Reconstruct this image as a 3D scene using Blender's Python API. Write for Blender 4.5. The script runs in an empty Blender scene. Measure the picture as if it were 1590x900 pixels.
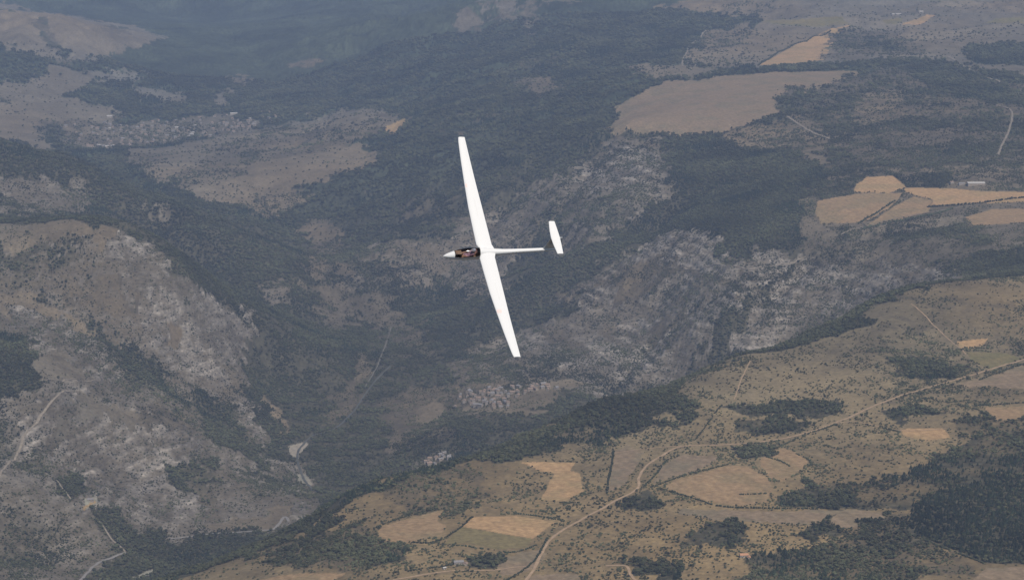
import bpy, bmesh, math, random
import numpy as np
from mathutils import Matrix, Vector

# ------------------------------------------------------------------ camera, sky, sun, exposure
sc = bpy.context.scene
CAMZ, TILT, FPX = 1900.0, math.radians(11.5), 3586.0      # metres above sea, downward tilt, focal length in photo pixels
HFOV = 2 * math.atan(795 / FPX)
cam = bpy.data.objects.new('camera', bpy.data.cameras.new('camera'))
sc.collection.objects.link(cam)
cam.location = (0, 0, CAMZ)
cam.rotation_euler = (math.radians(90) - TILT, 0, 0)
cam.data.sensor_fit = 'HORIZONTAL'
cam.data.angle = HFOV
cam.data.clip_start = 1.0
cam.data.clip_end = 60000
sc.camera = cam

SUN = Vector((0.30, -0.53, 0.79)).normalized()             # direction towards the sun
SUN_EL = math.asin(SUN.z)
w = bpy.data.worlds.new('World'); sc.world = w; w.use_nodes = True
nt = w.node_tree; bg = nt.nodes['Background']
sky = nt.nodes.new('ShaderNodeTexSky'); sky.sky_type = 'NISHITA'; sky.sun_disc = False
sky.sun_elevation = SUN_EL; sky.sun_rotation = math.atan2(SUN.x, SUN.y)
sky.altitude = 1900; sky.air_density = 1.0; sky.dust_density = 1.5
nt.links.new(sky.outputs[0], bg.inputs[0]); bg.inputs[1].default_value = 0.082
sl = bpy.data.lights.new('sun', 'SUN'); sl.energy = 4.1; sl.angle = math.radians(0.5); sl.color = (1.0, 0.91, 0.79)
so = bpy.data.objects.new('sun', sl); sc.collection.objects.link(so)
so.rotation_euler = SUN.to_track_quat('Z', 'Y').to_euler(); so.location = (0, 0, 3000)
sc.view_settings.view_transform = 'Standard'; sc.view_settings.look = 'None'
sc.view_settings.exposure = -0.05; sc.view_settings.gamma = 1; sc.view_settings.use_curve_mapping = False
HAZE_DENSITY = 0.000044
HAZE_COLOR = (0.44, 0.58, 0.87)
cy = sc.cycles
cy.use_denoising = True; cy.max_bounces = 5; cy.diffuse_bounces = 2; cy.glossy_bounces = 2
cy.transmission_bounces = 4; cy.transparent_max_bounces = 8; cy.volume_bounces = 1
cy.use_adaptive_sampling = True; cy.adaptive_threshold = 0.01

rng = np.random.default_rng(7)
random.seed(5)
COL = sc.collection

def link(o): COL.objects.link(o); return o
def tag(o, label=None, cat=None, group=None, kind=None):
    if label: o['label'] = label
    if cat: o['category'] = cat
    if group: o['group'] = group
    if kind: o['kind'] = kind
    return o

# ------------------------------------------------------------------ noise
def h01(ix, iy, seed):
    n = (ix.astype(np.int64) * 374761393 + iy.astype(np.int64) * 668265263 + seed * 1442695041) & 0xffffffff
    n = ((n ^ (n >> 13)) * 1274126177) & 0xffffffff
    return ((n ^ (n >> 16)) & 0xffffff).astype(np.float32) / 16777215.0
def vn(x, y, seed=0):
    fx = np.floor(x); fy = np.floor(y)
    ix = fx.astype(np.int64); iy = fy.astype(np.int64)
    tx = (x - fx).astype(np.float32); ty = (y - fy).astype(np.float32)
    tx = tx * tx * tx * (tx * (tx * 6 - 15) + 10); ty = ty * ty * ty * (ty * (ty * 6 - 15) + 10)
    a = h01(ix, iy, seed); b = h01(ix + 1, iy, seed); c = h01(ix, iy + 1, seed); d = h01(ix + 1, iy + 1, seed)
    return (a + (b - a) * tx) * (1 - ty) + (c + (d - c) * tx) * ty
def fbm(x, y, L, oct=4, seed=0, gain=0.5):
    s = 0; a = 1.0; t = 0
    for k in range(oct):
        c, s_ = math.cos(0.6 * k + 0.3), math.sin(0.6 * k + 0.3)
        s = s + a * vn((x * c - y * s_) / L + 17.3 * k, (x * s_ + y * c) / L - 9.1 * k, seed + 31 * k)
        t += a; a *= gain; L *= 0.5
    return s / t                                             # 0..1
def ridged(x, y, L, oct=4, seed=0):
    s = 0; a = 1.0; t = 0
    for k in range(oct):
        n = vn(x / L + 5.7 * k, y / L + 3.3 * k, seed + 57 * k)
        s = s + a * (1 - np.abs(2 * n - 1)); t += a; a *= 0.5; L *= 0.48
    return s / t
def sstep(a, b, x):
    t = np.clip((x - a) / (b - a), 0, 1); return t * t * (3 - 2 * t)

# ------------------------------------------------------------------ rays through the photograph's points
CT, ST = math.cos(TILT), math.sin(TILT)
def rays(u, v):
    x = (np.asarray(u, float) - 795) / FPX; y = -(np.asarray(v, float) - 450) / FPX
    d = np.stack([x, CT + y * ST, -ST + y * CT], -1)
    return d / d[..., 1:2]                                   # scaled so that Y = 1
# surveyed heights: photo point (u, v) and height above sea level
PTS = '''
500,900,742 800,900,752 1100,900,760 1400,900,765 1590,900,770 340,900,715 250,915,690
560,800,736 700,770,745 800,740,750 1000,740,762 1200,740,768 1400,740,775 1590,740,785
480,850,730 560,760,722 640,730,735 720,704,742 790,690,750 860,650,750 930,625,758 1010,605,765 1060,585,770
1200,620,785 1400,620,795 1590,620,800 900,700,755 1100,680,770
1130,552,783 1200,544,795 1250,520,805 1300,498,815 1350,470,824 1400,450,830 1470,440,833 1530,434,835 1590,425,838 1400,540,815 1590,520,822 1250,580,795
1300,485,590 1300,403,695 1400,410,720 1470,418,745 1200,530,525 1200,465,615 1260,400,690
1590,412,780 1590,330,800 1450,300,800 1300,300,785 1330,240,830 1330,115,880 1590,140,900 1450,95,890 1250,60,880
1590,0,950 1300,0,930 1000,0,920 1060,160,840 960,195,815 1000,112,860 1130,212,800 1200,235,800 1150,380,705 1060,300,715 1250,350,740
1060,357,690 1060,450,585 1060,560,465 1000,500,490 1127,385,690 1150,480,600 900,600,410 950,400,600 870,470,480 900,300,675 960,230,755
800,560,420 760,620,400 830,605,420 700,560,370 640,660,350 560,600,345 640,500,350 465,700,330 480,750,328 400,825,345
500,780,335 265,835,350 130,890,365 0,900,430 60,850,400 560,700,332 640,700,345 720,660,390
780,440,450 700,420,440 620,374,505 620,440,415 700,480,390 560,420,425 750,300,600 820,350,560 860,200,720 640,280,560
480,300,475 480,380,400 560,250,560 620,195,630 560,170,615 400,270,520 300,240,500 440,195,500 340,215,478 250,205,468
370,185,500 150,225,470 250,160,525 180,138,575 60,170,560 0,210,545 0,130,650 90,100,660 250,60,640 130,42,770 0,20,830
300,110,560 400,130,530 350,160,500 450,160,540 300,20,560 300,0,640 450,20,600 500,60,650 600,30,780 700,60,760 750,0,900 560,120,600
700,150,660 800,80,800 850,0,920 900,60,840 900,130,760
0,222,800 100,258,740 200,292,680 300,332,610 400,372,530 480,420,450 530,470,370 60,300,690 250,345,590 330,400,500 450,500,370 400,440,455 520,400,410
0,352,800 80,346,815 160,345,820 230,377,765 290,425,690 340,455,600 390,482,525 0,450,690 0,540,645 0,600,600 0,750,500 150,420,720 200,500,600 200,600,520
150,700,455 300,600,460 390,560,435 400,640,385 300,530,530 300,720,400 200,790,380 440,720,340 100,620,570
'''
# ground the photograph does not show (behind the rims): bearing u, distance Y, height
HID = '''
300,4200,430 420,4300,400 200,4000,520 560,4450,480 560,4850,370 660,4650,480 760,4600,520 760,5100,400 880,4850,530 880,5400,410
1000,5000,560 1000,5500,440 1100,5150,590 1100,5650,460 1200,5150,640 1200,5600,520 1300,5400,690 1300,5750,590 1400,5600,720 1400,5850,690 1590,5640,795
0,9000,560 200,8700,500 100,9000,520 60,6800,690 230,6800,610 330,6850,490 150,7000,640 420,6900,400
-300,8000,850 -300,6000,830 -300,9500,600 -300,12500,800 2000,5000,820 2000,7000,850 2000,10000,930 -300,5000,600 -300,4200,500
-200,17000,900 300,17500,800 800,17500,1050 1300,17500,1050 2000,17500,1100 -500,21000,1400 300,21000,1300 900,21000,1300 1500,21000,1350 2300,21000,1400
100,3000,700 500,2700,735 1000,2700,750 1600,2700,765 0,1500,720 800,1500,745 1600,1500,760 800,700,745
2200,3500,780 -600,3200,700 -900,4500,650 -1500,6000,800 -1500,12000,900 3000,6000,850 3000,12000,950 3000,3000,780
'''
cx = []
for t in PTS.split():
    u, v, z = map(float, t.split(',')); d = rays(u, v); k = (z - CAMZ) / d[2]
    cx.append((d[0] * k, k, z))
for t in HID.split():
    u, Y, z = map(float, t.split(',')); cx.append(((u - 795) / FPX * Y * 1.0, Y, z))
cx = np.array(cx)
# radial basis interpolation (multiquadric), distances in km
P = cx[:, :2] / 1000.0
C2 = 0.10 ** 2
def ker(a, b): return np.sqrt(((a[:, None, :] - b[None]) ** 2).sum(-1) + C2)
K = ker(P, P) + np.eye(len(P)) * -0.004
A = np.block([[K, np.c_[np.ones(len(P)), P]], [np.c_[np.ones(len(P)), P].T, np.zeros((3, 3))]])
sol = np.linalg.solve(A, np.r_[cx[:, 2], 0, 0, 0])
def base_h(X, Y):
    q = np.c_[X.ravel(), Y.ravel()].astype(np.float32) / 1000.0
    out = np.empty(len(q), np.float32)
    PP = P.astype(np.float32); s = sol.astype(np.float32)
    for i in range(0, len(q), 60000):
        c = q[i:i + 60000]
        dd = (c[:, 0:1] - PP[None, :, 0]) ** 2 + (c[:, 1:2] - PP[None, :, 1]) ** 2
        out[i:i + 60000] = np.sqrt(dd + C2) @ s[:-3] + s[-3] + c @ s[-2:]
    return out.reshape(X.shape)

# terrain sheet: bearings x distances, finest where the ground is near
NT, NR = 1300, 1400
th = np.concatenate([np.linspace(-42, -15.2, 40), np.linspace(-15, 15, NT), np.linspace(15.2, 42, 40)]) * math.pi / 180
rr = np.concatenate([np.linspace(500, 2850, 40), np.geomspace(2870, 17500, NR), np.geomspace(17700, 22000, 30)])
TH, RR = np.meshgrid(th, rr)
X = (np.sin(TH) * RR).astype(np.float32); Y = (np.cos(TH) * RR).astype(np.float32)
H0 = base_h(X[::4, ::4], Y[::4, ::4])
def up4(a, shape):
    ir = np.arange(shape[0]) / 4.0; ic = np.arange(shape[1]) / 4.0
    def cub(arr, idx):
        n = arr.shape[0]; i = np.clip(np.floor(idx).astype(int), 0, n - 1); t = (idx - i)[:, None].astype(np.float32)
        g = lambda k: arr[np.clip(i + k, 0, n - 1)]
        p0, p1, p2, p3 = g(-1), g(0), g(1), g(2)
        return p1 + 0.5 * t * (p2 - p0 + t * (2 * p0 - 5 * p1 + 4 * p2 - p3 + t * (3 * (p1 - p2) + p3 - p0)))
    return cub(np.ascontiguousarray(cub(a, ir).T), ic).T.copy()
Hs = up4(H0, X.shape)
gy = np.gradient(Hs, axis=0) / np.gradient(RR, axis=0)
gx = np.gradient(Hs, axis=1) / (np.gradient(TH, axis=1) * RR)
SL = np.sqrt(gx ** 2 + gy ** 2).astype(np.float32)
RIMU = [0, 200, 350, 450, 520, 560, 640, 700, 760, 850, 930, 1010, 1060, 1130, 1200, 1300, 1400, 1530, 1590]
RIMV = [960, 905, 865, 840, 800, 750, 722, 700, 672, 637, 616, 598, 578, 548, 543, 493, 447, 432, 422]
RIMZ = [700, 690, 700, 715, 722, 722, 735, 742, 745, 750, 758, 765, 770, 783, 795, 815, 830, 835, 838]
def rim_y(u):
    v = np.interp(u, RIMU, RIMV); z = np.interp(u, RIMU, RIMZ); d = rays(u, v); return (z - CAMZ) / d[..., 2]
# gullies and bumps grow with the steepness of the ground
amp = 5 + 64 * sstep(0.06, 0.42, SL) + 60 * sstep(9500, 12500, RR) * sstep(560, 700, Hs)
wx = X + 120 * (fbm(X, Y, 420, 3, 3) - .5) * 2; wy = Y + 120 * (fbm(X, Y, 420, 3, 9) - .5) * 2
amp = amp * (1 - .5 * sstep(6900, 6500, RR) * sstep(-150, -400, X)) * (1 - .35 * sstep(7300, 6800, RR) * sstep(100, 400, X))
amp = amp * (1 - .8 * np.exp(-((RR - rim_y(np.clip(795 + FPX * X / Y, 0, 1590).ravel()).reshape(X.shape) - 60) / 330) ** 2))
rel = (ridged(wx, wy, 600, 6, 11) - 0.62) * 1.5 + (fbm(X, Y, 150, 5, 21) - .5) * 0.55
hide = sstep(2700, 3100, RR)
H = (Hs + amp * rel * hide).astype(np.float32)
H += (fbm(X, Y, 45, 4, 77) - .5) * (1.6 + 12 * sstep(0.1, 0.5, SL)) + (fbm(X, Y, 300, 3, 5) - .5) * 10 * (RR < 5800)

def gidx(x, y):
    t = np.arctan2(x, y); r = np.hypot(x, y)
    return np.interp(r, rr, np.arange(len(rr))), np.interp(t, th, np.arange(len(th)))
def bil(F, x, y):
    a, b = gidx(x, y)
    i = np.clip(a.astype(int), 0, len(rr) - 2); j = np.clip(b.astype(int), 0, len(th) - 2); fa = a - i; fb = b - j
    return F[i, j] * (1 - fa) * (1 - fb) + F[i + 1, j] * fa * (1 - fb) + F[i, j + 1] * (1 - fa) * fb + F[i + 1, j + 1] * fa * fb
def hit(u, v, zone):
    """where the photo point (u, v) meets the ground; zone keeps the search to one side of the rims"""
    u = np.asarray(u, float); v = np.asarray(v, float); d = rays(u, v)
    ry = rim_y(u)
    if zone == 'N': a, b = np.full_like(u, 2900), ry + 40
    elif zone == 'L': a, b = ry + 150, np.where(u < 500, 6650, 7600)
    elif zone == 'M': a, b = ry + 150, np.full_like(u, 19000)
    elif zone == 'B': a, b = np.full_like(u, 6750), np.full_like(u, 19000)
    else: a, b = np.full_like(u, 8200), np.full_like(u, 19000)
    s = np.linspace(0, 1, 900)[None]
    t = a[:, None] * (b / a)[:, None] ** s
    f = CAMZ + d[:, 2:3] * t - bil(H, d[:, 0:1] * t, t)
    cr = (f[:, :-1] > 0) & (f[:, 1:] <= 0)
    k = np.where(cr.any(1), cr.argmax(1), np.abs(f).argmin(1).clip(0, s.shape[1] - 2))
    i = np.arange(len(u)); f0 = f[i, k]; f1 = f[i, k + 1]
    w_ = np.where(cr.any(1), f0 / np.where(f0 - f1 == 0, 1, f0 - f1), 0)
    tt = t[i, k] * (1 - w_) + t[i, k + 1] * w_
    return np.c_[d[:, 0] * tt, tt]
GULLIES = """M 50 75 1055,305 1000,365 930,405 860,450 800,482 765,530
M 42 50 1252,405 1200,450 1150,500 1110,552 1065,600
M 22 40 1110,455 1050,500 1000,545 950,600
L 20 55 140,500 200,545 260,590 330,640 400,690 435,740
M 42 80 850,230 780,320 700,400 660,470
M 34 60 930,240 860,330 800,400 750,450
L 22 50 20,700 90,640 160,600 200,590
L 20 45 240,680 300,740 340,800
M 24 60 1130,560 1000,600 900,640
B 40 90 90,265 200,330 300,390 380,440
B 55 120 560,60 520,150 450,220
B 60 130 720,60 640,150 560,230
B 55 140 330,30 400,80 440,130
B 50 120 640,0 560,60 470,110
B 40 110 100,110 150,120 220,160
B 45 110 700,250 620,290 520,320"""
def carve():
    global H
    for line in GULLIES.splitlines():
        zn, dp, wd, *pp = line.split(); dp = float(dp); wd = float(wd); pts = dens([tuple(map(float, t.split(','))) for t in pp], False, 6); L = hit(pts[:, 0], pts[:, 1], zn)
        lo, hi = L.min(0) - 3 * wd, L.max(0) + 3 * wd; ix = np.flatnonzero((X > lo[0]) & (X < hi[0]) & (Y > lo[1]) & (Y < hi[1])); d2 = np.full(len(ix), 1e12)
        x_, y_ = X.ravel()[ix], Y.ravel()[ix]
        for i in range(len(L)): d2 = np.minimum(d2, (x_ - L[i, 0]) ** 2 + (y_ - L[i, 1]) ** 2)
        H.ravel()[ix] -= (dp * np.exp(-np.sqrt(d2 + 36) / wd * 1.2)).astype(np.float32)
def dens(pts, closed=True, step=9):
    out = []; n = len(pts)
    for i in range(n if closed else n - 1):
        a, b = pts[i], pts[(i + 1) % n]; m = max(1, int(math.hypot(b[0] - a[0], b[1] - a[1]) / step))
        for k in range(m): out.append((a[0] + (b[0] - a[0]) * k / m, a[1] + (b[1] - a[1]) * k / m))
    if not closed: out.append(pts[-1])
    return np.array(out)
def parse(s): return [tuple(map(float, t.split(','))) for t in s.split()]
def inpoly(poly, x, y):
    r = np.zeros(x.shape, bool); px, py = poly[:, 0], poly[:, 1]; n = len(poly); j = n - 1
    for i in range(n):
        if py[i] != py[j]:
            c = ((py[i] > y) != (py[j] > y)) & (x < (px[j] - px[i]) * (y - py[i]) / (py[j] - py[i]) + px[i]); r ^= c
        j = i
    return r
carve()

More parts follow.
